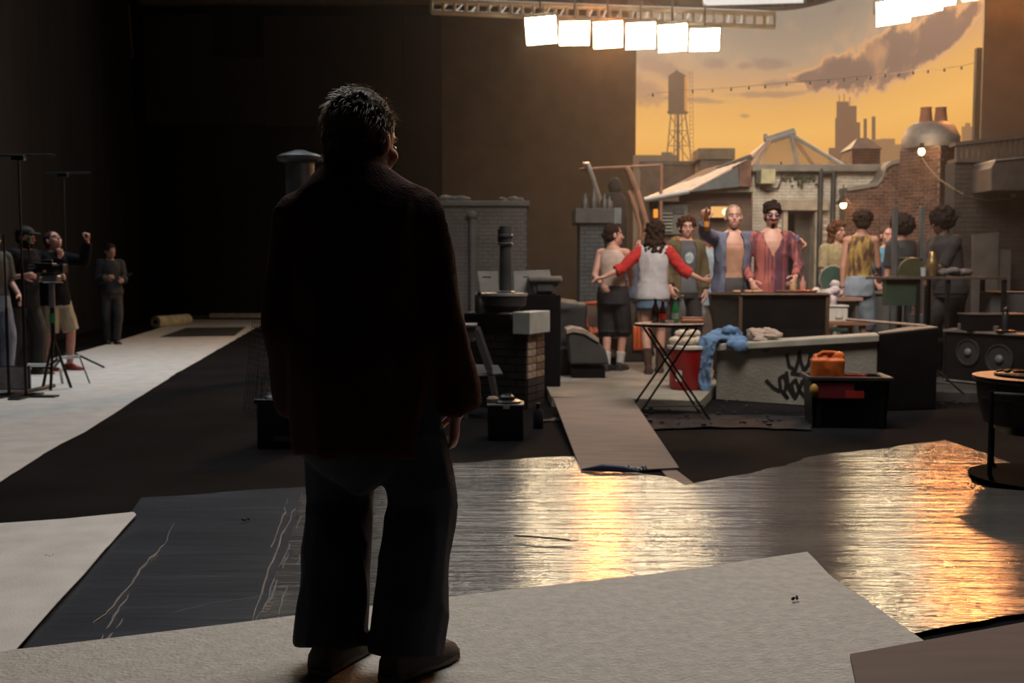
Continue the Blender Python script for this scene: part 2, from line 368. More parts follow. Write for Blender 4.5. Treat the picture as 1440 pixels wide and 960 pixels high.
# ================================================================== STRUCTURE
m_floor = mat('black_painted_floor', (.010, .0098, .0102), .95, var=.3, vs=1.4, bump=.05, bs=120, spec=.03)
m_drape = mat('black_drape_cloth', (.016, .0165, .018), .95, var=.2, vs=2, spec=.1, stretch=(1, 1, .1))
m_drape2 = mat('lit_black_drape', (.105, .096, .088), .95, var=.15, vs=2, spec=.1)  # black drape lightened in colour to carry the lamp and haze glow
def sheet(poly, z, m, name, cuts=.25, wob=.004, wsc=(1, 1), thick=.004, parent=None, seed=0, edge=0, smooth=True):
    bm = bmesh.new(); vs = [bm.verts.new((p[0], p[1], z)) for p in poly]; bm.faces.new(vs)
    xs = [p[0] for p in poly]; ys = [p[1] for p in poly]
    for lo, hi, ax in ((min(xs), max(xs), 0), (min(ys), max(ys), 1)):
        c = math.floor(lo/cuts)*cuts+cuts
        while c < hi:
            no = (1, 0, 0) if ax == 0 else (0, 1, 0)
            bmesh.ops.bisect_plane(bm, geom=bm.verts[:]+bm.edges[:]+bm.faces[:], plane_co=(c, 0, 0) if ax == 0 else (0, c, 0), plane_no=no)
            c += cuts
    bmesh.ops.triangulate(bm, faces=[f for f in bm.faces if len(f.verts) > 4])
    for v in bm.verts:
        v.co.z += wob*(.5+.5*noise.noise(V((v.co.x*wsc[0], v.co.y*wsc[1], seed))))*2
        if edge and v.is_boundary:
            v.co.x += edge*noise.noise(V((v.co.x*6, v.co.y*6, 1))); v.co.y += edge*noise.noise(V((v.co.x*6, v.co.y*6, 5)))
    ex = bmesh.ops.extrude_face_region(bm, geom=bm.faces[:])
    for g in ex['geom']:
        if isinstance(g, bmesh.types.BMVert): g.co.z -= thick
    bmesh.ops.recalc_face_normals(bm, faces=bm.faces)
    me = bpy.data.meshes.new(name); bm.to_mesh(me); bm.free()
    o = link(name, me, m, parent, smooth=False)
    if smooth: me.polygons.foreach_set('use_smooth', [True]*len(me.polygons)); me.set_sharp_from_angle(angle=math.radians(50))
    return o
struct(MB().box((0, 12, -.05), (40, 50, .1)).build('floor', m_floor))
struct(MB().box((0, 14, 11.05), (30, 46, .1)).build('ceiling', mat('ceiling_dark', (.02, .018, .016), .9)))
def drape(name, x0, y0, x1, y1, z0, z1, m, folds=.05, fs=1.6, lean=0):
    d = V((x1-x0, y1-y0, 0)); L = d.length; u = d.normalized(); n = V((u.y, -u.x, 0)); N = max(6, int(L/.12)); R = []
    for z, k in ((z0, 1), ((z0+z1)*.5, .8), (z1, .45)):
        row = []
        for i in range(N+1):
            t = i/N; o_ = folds*k*(noise.noise(V((t*L*fs, z*.1, x0)))+.5*noise.noise(V((t*L*fs*3, z*.3, x0+4))))
            row.append(V((x0, y0, z))+d*t+n*o_+u*lean*(z-z0))
        R.append(row)
    m_ = MB(); W = N+1
    vs = [p for r in R for p in r]+[p-n*.12 for r in R for p in r]; q = len(R)*W; fs_ = []
    for k in range(len(R)-1):
        for i in range(N):
            a = k*W+i; fs_ += [(a, a+1, a+W+1, a+W), (a+q, a+W+q, a+W+1+q, a+1+q)]
    for k in range(len(R)-1):
        for i in (0, N):
            a = k*W+i; fs_.append((a, a+W, a+W+q, a+q))
    m_.add(vs, fs_); o = m_.build(name, m, smooth=True); return struct(o)
cl = at(196, 440, 28.5); e1 = at(627, 300, 28.3); s0 = at(622, 300, 27.2); s1 = at(897, 300, 27.0)
drape('wall_back', cl.x, 28.6, e1.x+.6, 28.3, 0, 8.75, m_drape)
lw = gr(0, 500)
dl = (V((cl.x, 28.6, 0))-V((lw.x, lw.y, 0)))
pL = V((cl.x, 28.6, 0))-dl*1.75
drape('wall_left', pL.x, pL.y, cl.x, 28.6, 0, 10, m_drape)
drape('wall_centre', s0.x, 27.2, s1.x, 27.0, 0, 8.35, m_drape2, .06, 1.2)
drape('wall_right', at(1379, 200, 18.2).x, 18.2, 14, 16.5, 0, 10, m_drape2, .04)
# dark panels joined over the back drape (seams seen in the photo)
m_pan = mat('black_flat', (.018, .0185, .020), .9, var=.15, vs=3)
for (a, b, c_, d_) in ((205, 300, 20, 175), (300, 372, 80, 175), (372, 568, 22, 178), (568, 624, 22, 180)):
    p = at(a, d_, 28.1); q = at(b-3, c_, 28.1)
    struct(MB().box(((p.x+q.x)/2, 28.1, (p.z+q.z)/2), (q.x-p.x, .06, q.z-p.z)).build('trim_back_panel', m_pan, bevel=.01))
# building wall above the drape and steel in the roof
struct(MB().box((-4, 31, 9.8), (16, .3, 3.2)).build('wall_back_upper', mat('grey_upper_wall', (.10, .085, .07), .8)))
m_steel = mat('dark_steel', (.05, .05, .052), .45, metal=.6, var=.2)
m_grey_steel = mat('grey_steel', (.22, .21, .19), .45, metal=.5, var=.2)
for k, (px, w_) in enumerate(((236, .2), (300, .1), (388, .06), (446, .05), (560, .06))):
    p = at(px, 10, 27.5)
    struct(MB().box((p.x, 27.5, 9.4), (w_, .12, 1.7)).build('trim_roof_post', m_grey_steel))
p = at(400, 3, 27.3); struct(MB().box((-5.5, 27.3, p.z), (9, .2, .12)).build('trim_roof_beam', m_grey_steel))
# hanging rope with a blue end
T = thing('hanging_rope', 'thin rope hanging in the upper left corner with a violet end', 'rope', at(186, 80, 27.6))
MB().cyl((0, 0, 0), (-.06, 0, 1.4), .018, seg=8).build('rope', m_grey_steel, T)
MB().cyl((0, 0, -.05), (0, 0, .25), .035, seg=8).build('rope_end', mat('violet_tape', (.08, .06, .3), .5), T)

# ---------------- printed sunset backdrop
path = [(at(893, 300, 26.6).x, 26.6)]
xA = at(1085, 300, 26.6).x
for i in range(1, 7): path.append((path[0][0]+(xA-path[0][0])*i/6, 26.6))
xE, yE = at(1376, 300, 19.6).x, 19.6
for i in range(1, 25):
    t = i/24*PI/2; path.append((xA+(xE-xA)*math.sin(t), yE+(26.6-yE)*math.cos(t)))
# continue behind the right drape
path.append((xE+.05, yE-.6))
sl = [0]
for a, b in zip(path, path[1:]): sl.append(sl[-1]+math.hypot(b[0]-a[0], b[1]-a[1]))
def bd(px, py):
    d = ray(px, py)
    best = None; bv = 1e9
    for i, (a, b) in enumerate(zip(path, path[1:])):
        ex, ey = b[0]-a[0], b[1]-a[1]; den = d.x*ey-d.y*ex
        if abs(den) < 1e-9: continue
        t = (a[0]*ey-a[1]*ex)/den; u = ((a[0]+0)*d.y-a[1]*d.x)/den*1.0
        # point on ray: d*t ; param u along segment
        hx, hy = d.x*t, d.y*t; u = ((hx-a[0])*ex+(hy-a[1])*ey)/(ex*ex+ey*ey)
        viol = max(0, -u, u-1)
        if t > 0 and viol < bv-1e-6:
            bv = viol
            best = (sl[i]+u*(sl[i+1]-sl[i]), CAMZ+d.z*t, V((hx, hy, CAMZ+d.z*t)), V((ey, -ex, 0)).normalized())
    return best
ZT = at(900, 14, 26.6).z
vs = []; fs = []; uvs = []
NZ = 24
for k in range(NZ+1):
    for (x, y), s_ in zip(path, sl): vs.append((x, y, .12+(ZT-.12)*k/NZ)); uvs.append((s_, .12+(ZT-.12)*k/NZ))
W = len(path)
for k in range(NZ):
    for i in range(W-1): a = k*W+i; fs.append((a, a+1, a+W+1, a+W))
me = bpy.data.meshes.new('sky_print'); me.from_pydata(vs, [], fs)
ul = me.uv_layers.new(name='UVMap')
for l in me.loops: ul.data[l.index].uv = uvs[l.vertex_index]
BT = thing('sunset_backdrop', 'tall curved backlit backdrop printed with an orange sunset sky and skyline', 'backdrop', (0, 0, 0))
ms = bpy.data.materials.new('printed_sunset'); ms.use_nodes = True; nt = ms.node_tree; nt.nodes.clear(); N = nt.nodes; Lk = nt.links
out = N.new('ShaderNodeOutputMaterial'); em = N.new('ShaderNodeEmission'); Lk.new(em.outputs[0], out.inputs[0])
uv = N.new('ShaderNodeUVMap'); sep = N.new('ShaderNodeSeparateXYZ'); Lk.new(uv.outputs[0], sep.inputs[0])
def mth(op, a, b=None, c=None, clamp=False):
    n = N.new('ShaderNodeMath'); n.operation = op; n.use_clamp = clamp
    for i, x in enumerate((a, b, c)):
        if x is None: continue
        if isinstance(x, (int, float)): n.inputs[i].default_value = x
        else: Lk.new(x, n.inputs[i])
    return n.outputs[0]
zb, zt = bd(1050, 235)[1], bd(1050, 30)[1]
gt = mth('DIVIDE', mth('SUBTRACT', sep.outputs[1], zb), zt-zb, clamp=True)
rp = N.new('ShaderNodeValToRGB'); Lk.new(gt, rp.inputs[0]); cr = rp.color_ramp
stops = [(0, (228, 166, 84)), (.22, (234, 176, 94)), (.40, (222, 166, 92)), (.58, (196, 152, 108)), (.75, (164, 142, 118)), (1, (140, 127, 112))]
cr.elements[0].position = 0; cr.elements[0].color = (*srgb(*stops[0][1]), 1); cr.elements[1].position = 1; cr.elements[1].color = (*srgb(*stops[-1][1]), 1)
for p_, c_ in stops[1:-1]: e = cr.elements.new(p_); e.color = (*srgb(*c_), 1)
nz = N.new('ShaderNodeTexNoise'); nz.inputs['Scale'].default_value = 1.9; nz.inputs['Detail'].default_value = 8; nz.inputs['Roughness'].default_value = .62; Lk.new(uv.outputs[0], nz.inputs['Vector'])
nz2 = N.new('ShaderNodeTexNoise'); nz2.inputs['Scale'].default_value = .8; nz2.inputs['Detail'].default_value = 6; Lk.new(uv.outputs[0], nz2.inputs['Vector'])
def cloud(px, py, rx, ry, ang, soft=.8):
    s0_, z0_, _, _ = bd(px, py); sx = abs(bd(min(px+30, 1374), py)[0]-bd(px-30, py)[0])/(min(px+30, 1374)-px+30); sz = abs(bd(px, py-20)[1]-bd(px, py+20)[1])/40
    dx = mth('DIVIDE', mth('SUBTRACT', sep.outputs[0], s0_), sx); dz = mth('DIVIDE', mth('SUBTRACT', sep.outputs[1], z0_), sz)
    ca, sa = math.cos(ang), math.sin(ang)
    u = mth('DIVIDE', mth('ADD', mth('MULTIPLY', dx, ca), mth('MULTIPLY', dz, sa)), rx)
    v = mth('DIVIDE', mth('SUBTRACT', mth('MULTIPLY', dz, ca), mth('MULTIPLY', dx, sa)), ry)
    r2 = mth('SQRT', mth('ADD', mth('MULTIPLY', u, u), mth('MULTIPLY', v, v)))
    return mth('SUBTRACT', 1.0, r2)       # 1 centre, 0 rim
def field(L):
    o_ = None
    for c_ in L:
        x = cloud(*c_); o_ = x if o_ is None else mth('MAXIMUM', o_, x)
    return o_
big = field([(1175, 100, 50, 26, .15), (1235, 84, 75, 40, .3), (1290, 66, 85, 38, .35), (1335, 48, 60, 24, .45), (1150, 106, 40, 14, 0), (1205, 108, 45, 12, .25)])
small = field([(1080, 89, 34, 10, 0), (1008, 89, 20, 9, 0), (1095, 118, 32, 8, .1), (1050, 92, 14, 6, 0), (1048, 163, 10, 4, 0), (930, 95, 50, 16, -.35), (905, 130, 40, 22, -.5), (970, 140, 60, 5, -.06), (1080, 133, 80, 6, 0), (1180, 15, 14, 8, .5)])
nf = mth('MULTIPLY', mth('SUBTRACT', nz.outputs[0], .46), 2.2)
def smooth(x, a, b):
    n = N.new('ShaderNodeMapRange'); n.interpolation_type = 'SMOOTHSTEP'; Lk.new(x, n.inputs[0]); n.inputs[1].default_value = a; n.inputs[2].default_value = b; return n.outputs[0]
fb = mth('ADD', mth('MULTIPLY', big, 1.7), nf); fsm = mth('ADD', small, mth('MULTIPLY', nf, .8))
cb = smooth(fb, .05, .40); cs = mth('MULTIPLY', smooth(fsm, .0, .7), .55)
def mix(a, b, f_):
    n = N.new('ShaderNodeMix'); n.data_type = 'RGBA'; 
    for i, x in ((0, f_), (6, a), (7, b)):
        if isinstance(x, tuple): n.inputs[i].default_value = (*x, 1)
        elif isinstance(x, (int, float)): n.inputs[i].default_value = x
        else: Lk.new(x, n.inputs[i])
    return n.outputs[2]
ccol = mix(srgb(214, 160, 112), srgb(128, 102, 88), smooth(fb, .3, .75))
ccol = mix(ccol, srgb(188, 140, 104), mth('MULTIPLY', smooth(nz2.outputs[0], .5, .7), .6))
c1 = mix(rp.outputs[0], ccol, cb); c1 = mix(c1, srgb(140, 112, 100), cs)
streak = mth('MULTIPLY', smooth(nz2.outputs[0], .52, .75), mth('MULTIPLY', smooth(gt, .35, .7), .35)); c1 = mix(c1, srgb(214, 160, 112), streak)
Lk.new(c1, em.inputs[0]); em.inputs[1].default_value = 1.05
link('sky_print', me, ms, BT)
MB2 = MB(); vs2 = [(v[0]+.12*.5, v[1]+.25, v[2]) for v in vs]
MB2.add(vs2, fs); MB2.build('backing_cloth', m_drape2, BT)
# printed far skyline: flat shapes on the print
def printed(name, polys, m, off=.03, lab=None):
    m_ = MB()
    for poly in polys:
        pts = []
        for (x, y) in poly:
            h = bd(x, y); pts.append(h[2]-h[3]*0+V((0, -off, 0)))
        m_.prism(pts, V((0, .012, 0)))
    o = m_.build(name, m, BT)
    if lab: o['label'] = lab
    return o
def pr(name, c_, e=.9): return emis(name, srgb(*c_), e)
def rect(x0, y0, x1, y1): return [(x0, y0), (x1, y0), (x1, y1), (x0, y1)]
t1 = pr('print_tower', (128, 96, 74)); t2 = pr('print_haze_blocks', (158, 118, 84)); t3 = pr('print_water_tower', (104, 82, 66)); t4 = pr('print_lit_side', (205, 140, 80)); t5 = pr('print_roofs', (112, 92, 74))
printed('printed_skyscraper', [rect(1176, 143, 1193, 250), rect(1193, 149, 1204, 250), rect(1174, 166, 1180, 250), rect(1204, 172, 1209, 250), rect(1179.5, 134, 1180.3, 143), rect(1186, 132, 1187, 143), rect(1194, 136, 1194.8, 149), rect(1165, 208, 1178, 250)], t1, lab='tall stepped skyscraper with roof masts printed on the backdrop')
printed('printed_smokestack', [rect(1214, 167, 1218.5, 215)], t1); printed('printed_smokestack', [rect(1225.5, 164, 1230.5, 215)], t1)
printed('printed_blocks', [rect(1205, 196, 1240, 250), rect(1238, 195, 1258, 250), rect(1258, 203, 1268, 250), rect(1352, 178, 1371, 215), rect(1357, 173, 1364, 180)], t2, .02, 'hazy low city blocks printed on the backdrop')
wt = printed('printed_water_tower', [[(939.5, 107), (951, 99), (965, 107)], rect(939.5, 107, 965, 157), [(937, 157), (968, 157), (966, 161), (940, 161)], rect(950, 98, 952, 101)], t3, .04, 'water tank with a conical roof on a lattice stand printed on the backdrop')
o = printed('tank_lit_side', [rect(962, 108, 966, 156)], t4, .06); o.parent = wt
def lines(name, segs, wd, m, off=.05, par=None):
    m_ = MB()
    for (x0, y0, x1, y1) in segs:
        dx, dy = x1-x0, y1-y0; L = math.hypot(dx, dy); nx, ny = -dy/L*wd/2, dx/L*wd/2
        pts = [bd(x, y)[2]+V((0, -off, 0)) for x, y in ((x0+nx, y0+ny), (x1+nx, y1+ny), (x1-nx, y1-ny), (x0-nx, y0-ny))]
        m_.prism(pts, V((0, .01, 0)))
    o = m_.build(name, m, BT)
    if par: o.parent = par
    return o
lines('tank_leg', [(943, 160, 936, 235)], 1.6, t3, par=wt); lines('tank_leg', [(963, 160, 973, 235)], 1.6, t3, par=wt); lines('tank_leg', [(949, 160, 947, 235)], 1.4, t3, par=wt); lines('tank_leg', [(958, 160, 960, 235)], 1.4, t3, par=wt)
lines('tank_pipe', [(953, 160, 953, 240)], 4, t3, par=wt)
lines('tank_brace', [(939, 205, 969, 205), (941, 184, 966, 184), (943, 165, 966, 203), (963, 165, 940, 203), (941, 186, 973, 232), (966, 186, 936, 232)], 1, t3, par=wt)
lines('tank_ladder', [(969, 100, 970, 225), (973, 100, 975, 225)]+[(969, y, 974, y) for y in range(104, 224, 6)], .7, t2, par=wt)
printed('printed_rooftops', [rect(890, 218, 952, 430), rect(952, 232, 1010, 430),rect(975, 222, 1000, 300), rect(930, 214, 945, 220)], t5, .02, 'brown low rooftops printed at the foot of the backdrop')
printed('printed_rooftops', [rect(898, 238, 935, 300)], pr('print_wall2', (118, 100, 80)), .03)
printed('printed_window', [rect(903, 248, 909, 262)], t1, .05); printed('printed_window', [rect(915, 248, 921, 262)], t1, .05)
# ---------------- curved truss along the top of the backdrop
T = thing('curved_truss', 'curved steel truss following the top edge of the sunset backdrop', 'truss', (0, 0, 0))
for dz, dy in ((.0, -.3), (.45, -.3)):
    MB().tube([(x, y+dy, ZT+dz-.05) for x, y in path], .05, 8).build('truss_rail', m_steel, T)
brace = MB()
for i in range(len(path)-1):
    a, b = path[i], path[i+1]
    for (p0, p1, za, zb_) in ((a, b, 0, .45),):
        k = max(1, int(math.hypot(b[0]-a[0], b[1]-a[1])/.4))
        for j in range(k):
            q0 = (a[0]+(b[0]-a[0])*j/k, a[1]+(b[1]-a[1])*j/k-.3); q1 = (a[0]+(b[0]-a[0])*(j+1)/k, a[1]+(b[1]-a[1])*(j+1)/k-.3)
            brace.cyl((*q0, ZT+(0 if j % 2 else .45)-.05), (*q1, ZT+(.45 if j % 2 else 0)-.05), .022, seg=6)
o = brace.build('truss_bracing', m_steel, T, stuff=True)
MB().box((0, 0, 0), (1, 1, 1)) 
# pale soffit strip past the truss, made bright by its own emission
o = MB().hexa([at(990, 8, 25.6), at(1130, 4, 25.0), at(1130, 1, 25.6), at(990, 3, 26.2)], [at(985, -14, 25.6), at(1130, -16, 25.0), at(1130, -18, 25.6), at(985, -16, 26.2)]).build('diffusion_frame', emis('glowing_silk', (.85, .82, .76), .9), smooth=False); tag(o, 'white diffusion cloth frame above the curved truss', 'diffusion frame')
# ---------------- ladder truss
T = thing('ladder_truss', 'straight aluminium ladder truss carrying the row of six lamp panels', 'truss', (0, 0, 0))
m_alu = mat('aluminium', (.55, .54, .50), .45, metal=.2, var=.1)
YA, YB = 21.0, 22.6
def lt(t, top): 
    a = at(607, 1 if top else 17, YA); b = at(1089, 19 if top else 38, YB); return a.lerp(b, t)
MB().cyl(lt(0, 1), lt(1, 1), .055, seg=10).build('rail', m_alu, T); MB().cyl(lt(0, 0), lt(1, 0), .055, seg=10).build('rail', m_alu, T)
off = V((0, .55, .12))
MB().cyl(lt(0, 1)+off, lt(1, 1)+off, .05, seg=8).build('rail', m_alu, T)
for i in range(33):
    t = i/32; MB().cyl(lt(t, 1), lt(t, 0), .035, seg=8).build('rung', m_alu if i not in (1, 31) else mat('yellow_mark', (.5, .45, .05), .5), T)
br = MB()
for i in range(24): br.cyl(lt(i/24, 1), lt((i+1)/24, 1)+off, .02, seg=6); br.cyl(lt((i+.5)/24, 0), lt((i+1)/24, 1)+off, .02, seg=6)
br.build('bracing', m_alu, T, stuff=True)
# dark box beams by the truss
o = MB().hexa([at(800, 24, 22.8), at(884, 27, 22.8), at(884, 27, 23.4), at(800, 24, 23.4)], [at(806, -10, 22.8), at(884, -8, 22.8), at(884, -8, 23.4), at(806, -10, 23.4)]).build('black_flag', m_drape, bevel=.01); tag(o, 'black flag hanging behind the ladder truss', 'flag')
# ---------------- lamp panels
def lamp(px, py, w_, h_, Y, col, strength, tiltdeg, rz, lab, group=None, roll=0):
    c = at(px, py, Y); Wd = w_*.90*Y/FPX; Hd = h_*Y/FPX/math.cos(math.radians(tiltdeg))
    T = thing('lamp_panel', lab, 'lamp', c, 0, group)
    R = Matrix.Rotation(rz, 3, 'Z') @ Matrix.Rotation(roll, 3, 'Y') @ Matrix.Rotation(math.radians(tiltdeg), 3, 'X')
    MB().box(R @ V((0, .07, 0)), (Wd*1.03, .12, Hd*1.03), R=R).build('housing', m_steel, T, bevel=.01)
    MB().box(R @ V((0, 0, 0)), (Wd, .02, Hd), R=R).build('diffuser', emis('lamp_%d_%d' % (px, strength), col, strength), T)
    MB().tube([R @ V((-Wd*.5-.04, .06, 0)), R @ V((-Wd*.5-.04, .06, Hd*.62)), R @ V((Wd*.5+.04, .06, Hd*.62)), R @ V((Wd*.5+.04, .06, 0))], .016, 6).build('yoke', m_steel, T)
    MB().cyl(R @ V((0, .06, Hd*.62)), R @ V((0, .06, Hd*.62))+V((0, 0, .45)), .02, seg=8).build('hanger', m_steel, T)
WARM = (1.0, .75, .44); ORG = (1.0, .34, .10)
names = ['leftmost panel of the lit row of six under the ladder truss', 'second panel from the left in the lit row of six', 'third panel from the left in the lit row of six, slightly orange', 'fourth panel from the left in the lit row of six', 'fifth panel from the left in the lit row of six', 'rightmost panel of the lit row of six']
for i, (px, py, w_, h_) in enumerate(((761, 43, 46, 33), (808, 47, 45, 29), (855, 49, 43, 32), (901, 50.5, 44, 32), (946, 53.5, 43, 33), (991, 56, 44, 27))):
    lamp(px, py, w_, h_, 21.0+.22*i, ORG if i == 2 else WARM, 330 if i == 2 else 72, 22, math.radians((-3, 2, -2, 3, 2, -1)[i]), names[i], 'hanging lamp panels', math.radians((-4, -1, -3, -3, -5, -1)[i]))
for i, (px, py, w_, h_, c_) in enumerate(((1256, 17, 48, 29, WARM), (1292, 5, 40, 28, WARM), (1316, 7, 18, 14, WARM), (1336, -7, 40, 24, WARM), (1375, -16, 42, 26, ORG), (1412, -20, 42, 26, ORG), (1449, -26, 42, 26, ORG))):
    lamp(px, py, w_, h_, (20.2+.2*i) if c_ is WARM else 16.4, c_, 230 if c_ is ORG else 80, 22, math.radians(-12), ['lowest and leftmost panel of the lit cluster at upper right', 'second panel of the lit cluster at upper right', 'small low panel in the middle of the upper right cluster', 'rightmost visible panel of the upper right lamp cluster', 'first orange panel just past the upper right cluster', 'second orange panel beyond the upper right cluster', 'outermost orange panel beyond the upper right cluster'][i], 'upper right lamp cluster', math.radians(-6))
# ---------------- floor coverings
def poly(L, z=0): return [gr(x, y, z) for x, y in L]
m_paper = mat('white_felt_paper', (.60, .60, .575), .9, var=.10, vs=5, bump=.2, bs=110, spec=.2)
m_paper2 = mat('worn_white_felt', (.47, .455, .415), .92, var=.12, vs=24, bump=.45, bs=75, spec=.2)
def plastic(name, c1_, c2_, rough, bumps=.5, spec=.9):
    m = mat(name, c1_, rough, var=.1, col2=c2_, vs=1.2, spec=spec, stretch=(.5, 2.2, 1))
    nt = m.node_tree; b = nt.nodes['Principled BSDF']; tc = nt.nodes['Texture Coordinate']
    b.inputs['IOR'].default_value = 1.6
    mp = nt.nodes.new('ShaderNodeMapping'); mp.inputs['Scale'].default_value = (.75, 7, 1); nt.links.new(tc.outputs['Object'], mp.inputs[0])
    n1 = nt.nodes.new('ShaderNodeTexNoise'); n1.inputs['Scale'].default_value = 2.4; n1.inputs['Detail'].default_value = 5; n1.inputs['Roughness'].default_value = .6; n1.inputs['Distortion'].default_value = 0.0; nt.links.new(mp.outputs[0], n1.inputs['Vector'])
    n2 = nt.nodes.new('ShaderNodeTexNoise'); n2.inputs['Scale'].default_value = 140; n2.inputs['Detail'].default_value = 2; nt.links.new(tc.outputs['Object'], n2.inputs['Vector'])
    ad = nt.nodes.new('ShaderNodeMath'); ad.operation = 'MULTIPLY_ADD'; ad.inputs[1].default_value = .012; nt.links.new(n2.outputs[0], ad.inputs[0]); nt.links.new(n1.outputs[0], ad.inputs[2])
    bp = nt.nodes.new('ShaderNodeBump'); bp.inputs['Strength'].default_value = bumps; bp.inputs['Distance'].default_value = .03; nt.links.new(ad.outputs[0], bp.inputs['Height']); nt.links.new(bp.outputs[0], b.inputs['Normal'])
    return m
m_pl = plastic('grey_plastic_film', (.07, .07, .07), (.135, .13, .12), .085, .34, .42)
m_pd = plastic('dark_plastic_film', (.010, .012, .019), (.019, .022, .031), .34, .12, .5)
o = sheet(poly([(0, 525), (140, 488), (262, 450), (262, 449.5), (325, 449.5), (383, 449.5), (383, 452), (360, 461), (250, 525), (120, 608), (60, 640), (0, 681), (-260, 830), (-360, 660)]), .006, m_paper, 'white_runway', .5, .006, (1.2, 1.2), edge=.03); tag(o, 'long strip of white floor covering running back along the left wall', 'floor covering')
o = sheet(poly([(262, 462), (346, 461), (330, 473), (226, 475)]), .022, mat('charcoal_mat', (.03, .03, .032), .9), 'dark_mat', .6, .002); tag(o, 'small charcoal mat laid on the far end of the white strip', 'mat')
o = sheet(poly([(-250, 775), (0, 745), (95, 738), (188, 729), (192, 733), (20, 931), (20, 1010), (-400, 1010)]), .028, m_paper, 'white_felt_sheet', .35, .005, edge=.01); tag(o, 'pale felt sheet on the floor at lower left beside the dark plastic', 'floor covering')
o = sheet(poly([(183, 722), (200, 703), (300, 698), (430, 687), (470, 683), (410, 790), (365, 900), (20, 932)]), .005, m_pd, 'dark_plastic_sheet', .12, .010, (1.5, 6), seed=3, edge=.015); tag(o, 'dark bluish plastic sheeting with white creases at lower left', 'plastic sheet'); SD = o
o = sheet(poly([(430, 687), (520, 672), (625, 655), (720, 650), (805, 644), (820, 663), (880, 664), (940, 676), (965, 686), (1010, 678), (1100, 659), (1145, 645), (1190, 640), (1330, 622), (1400, 646), (1424, 656), (1415, 662), (1380, 666), (1362, 674), (1366, 682), (1385, 690), (1500, 700), (1600, 860), (1440, 868), (1280, 898), (1262, 900), (1140, 800), (900, 840), (625, 862), (350, 900), (400, 790)]), .012, m_pl, 'grey_plastic_sheet', .10, .007, (.6, 6), seed=8, edge=.02); tag(o, 'wide shiny grey plastic sheeting reflecting the warm lamps', 'plastic sheet')
o = sheet(poly([(-20, 938), (20, 930), (430, 881), (625, 855), (900, 823), (1136, 789), (1165, 820), (1300, 917), (1290, 925), (1215, 942), (1240, 1120), (-40, 1120)]), .034, m_paper2, 'worn_felt_sheet', .25, .006, edge=.008, seed=2); tag(o, 'worn off-white felt sheet under the man in the foreground', 'floor covering')
m_ply = mat('grey_brown_plywood', (.24, .195, .165), .9, spec=.15, var=.12, vs=3, stretch=(1, 6, 1), bump=.06, bs=30)
o = sheet(poly([(1195, 944), (1440, 897), (1620, 866), (1700, 1100), (1225, 1100)]), .055, mat('brown_hardboard', (.12, .095, .088), .8, spec=.2, var=.12, vs=2, stretch=(1, 6, 1)), 'hardboard_panel', 2, 0, thick=.02, smooth=False); tag(o, 'brown hardboard panel lying at the lower right corner', 'panel')
# hardboard ramp up to the set
HP = .10
rp_ = [gr(818, 664, .02), gr(955, 657, .02), gr(888, 558, HP+.02), gr(778, 559, HP+.02)]
o = MB().prism(rp_, (0, 0, -.014)).build('plywood_ramp', m_ply, bevel=.002); tag(o, 'long grey-brown plywood board used as a ramp onto the set', 'ramp')
o = sheet(poly([(925, 657), (945, 657), (988, 690), (955, 690)]), .006, m_ply, 'board_strip', 3, 0, thick=.004, smooth=False); tag(o, 'narrow pale strip of board sticking out under the ramp', 'board')
# twisted blue-grey plastic scrap beneath ramp end
T = thing('plastic_scrap', 'twisted scrap of blue and white plastic in front of the ramp', 'scrap', gr(865, 668))
MB().tube([(-.20, .02, .03), (-.08, 0, .045), (.05, -.02, .04), (.14, -.04, .03)], .02, 8, [.006, .022, .02, .006]).build('roll', mat('blue_plastic', (.03, .045, .10), .35), T, smooth=True)
cr_ = MB(); rnd = random.Random(4)
for i in range(9): cr_.tube([(.0+i*.02, .01, .03), (.02+i*.02, rnd.uniform(-.02, .03), .04+rnd.uniform(0, .02)), (.05+i*.018, .03, .03)], .006, 5)
cr_.build('crumpled_edge', mat('clear_wrap', (.5, .5, .52), .3), T, smooth=True, stuff=True)
# white raised creases in the dark plastic
m_cr = mat('plastic_crease', (.16, .165, .18), .3, var=.1, spec=.9)
def crease(pts, r, name='crease'):
    P_ = []; rnd = random.Random(len(pts)*7+int(pts[0][0]))
    for a, b in zip(pts, pts[1:]):
        for j in range(5):
            t = j/5; P_.append(gr(a[0]+(b[0]-a[0])*t+rnd.uniform(-2.2, 2.2), a[1]+(b[1]-a[1])*t, .0165))
    P_.append(gr(*pts[-1], .0165)); n = len(P_)
    MB().tube(P_, r, 6, [r*(.3+.9*math.sin(PI*(i+.5)/n)*rnd.uniform(.5, 1.2)) for i in range(n)]).build(name, m_cr, SD, smooth=True)
for pts in ([(245, 735), (232, 765), (205, 790), (185, 820), (152, 860), (130, 876)], [(182, 835), (160, 865), (135, 910)], [(172, 870), (150, 900), (142, 912)],
            [(428, 690), (402, 740), (378, 800), (362, 850), (352, 886)], [(432, 702), (410, 760), (384, 815), (366, 880)], [(420, 760), (400, 790), (380, 840), (350, 885)],
            [(430, 770), (412, 800), (396, 850), (385, 884)], [(405, 700), (398, 725), (380, 770)], [(240, 862), (290, 850), (350, 842), (400, 830)]): crease(pts, .004)
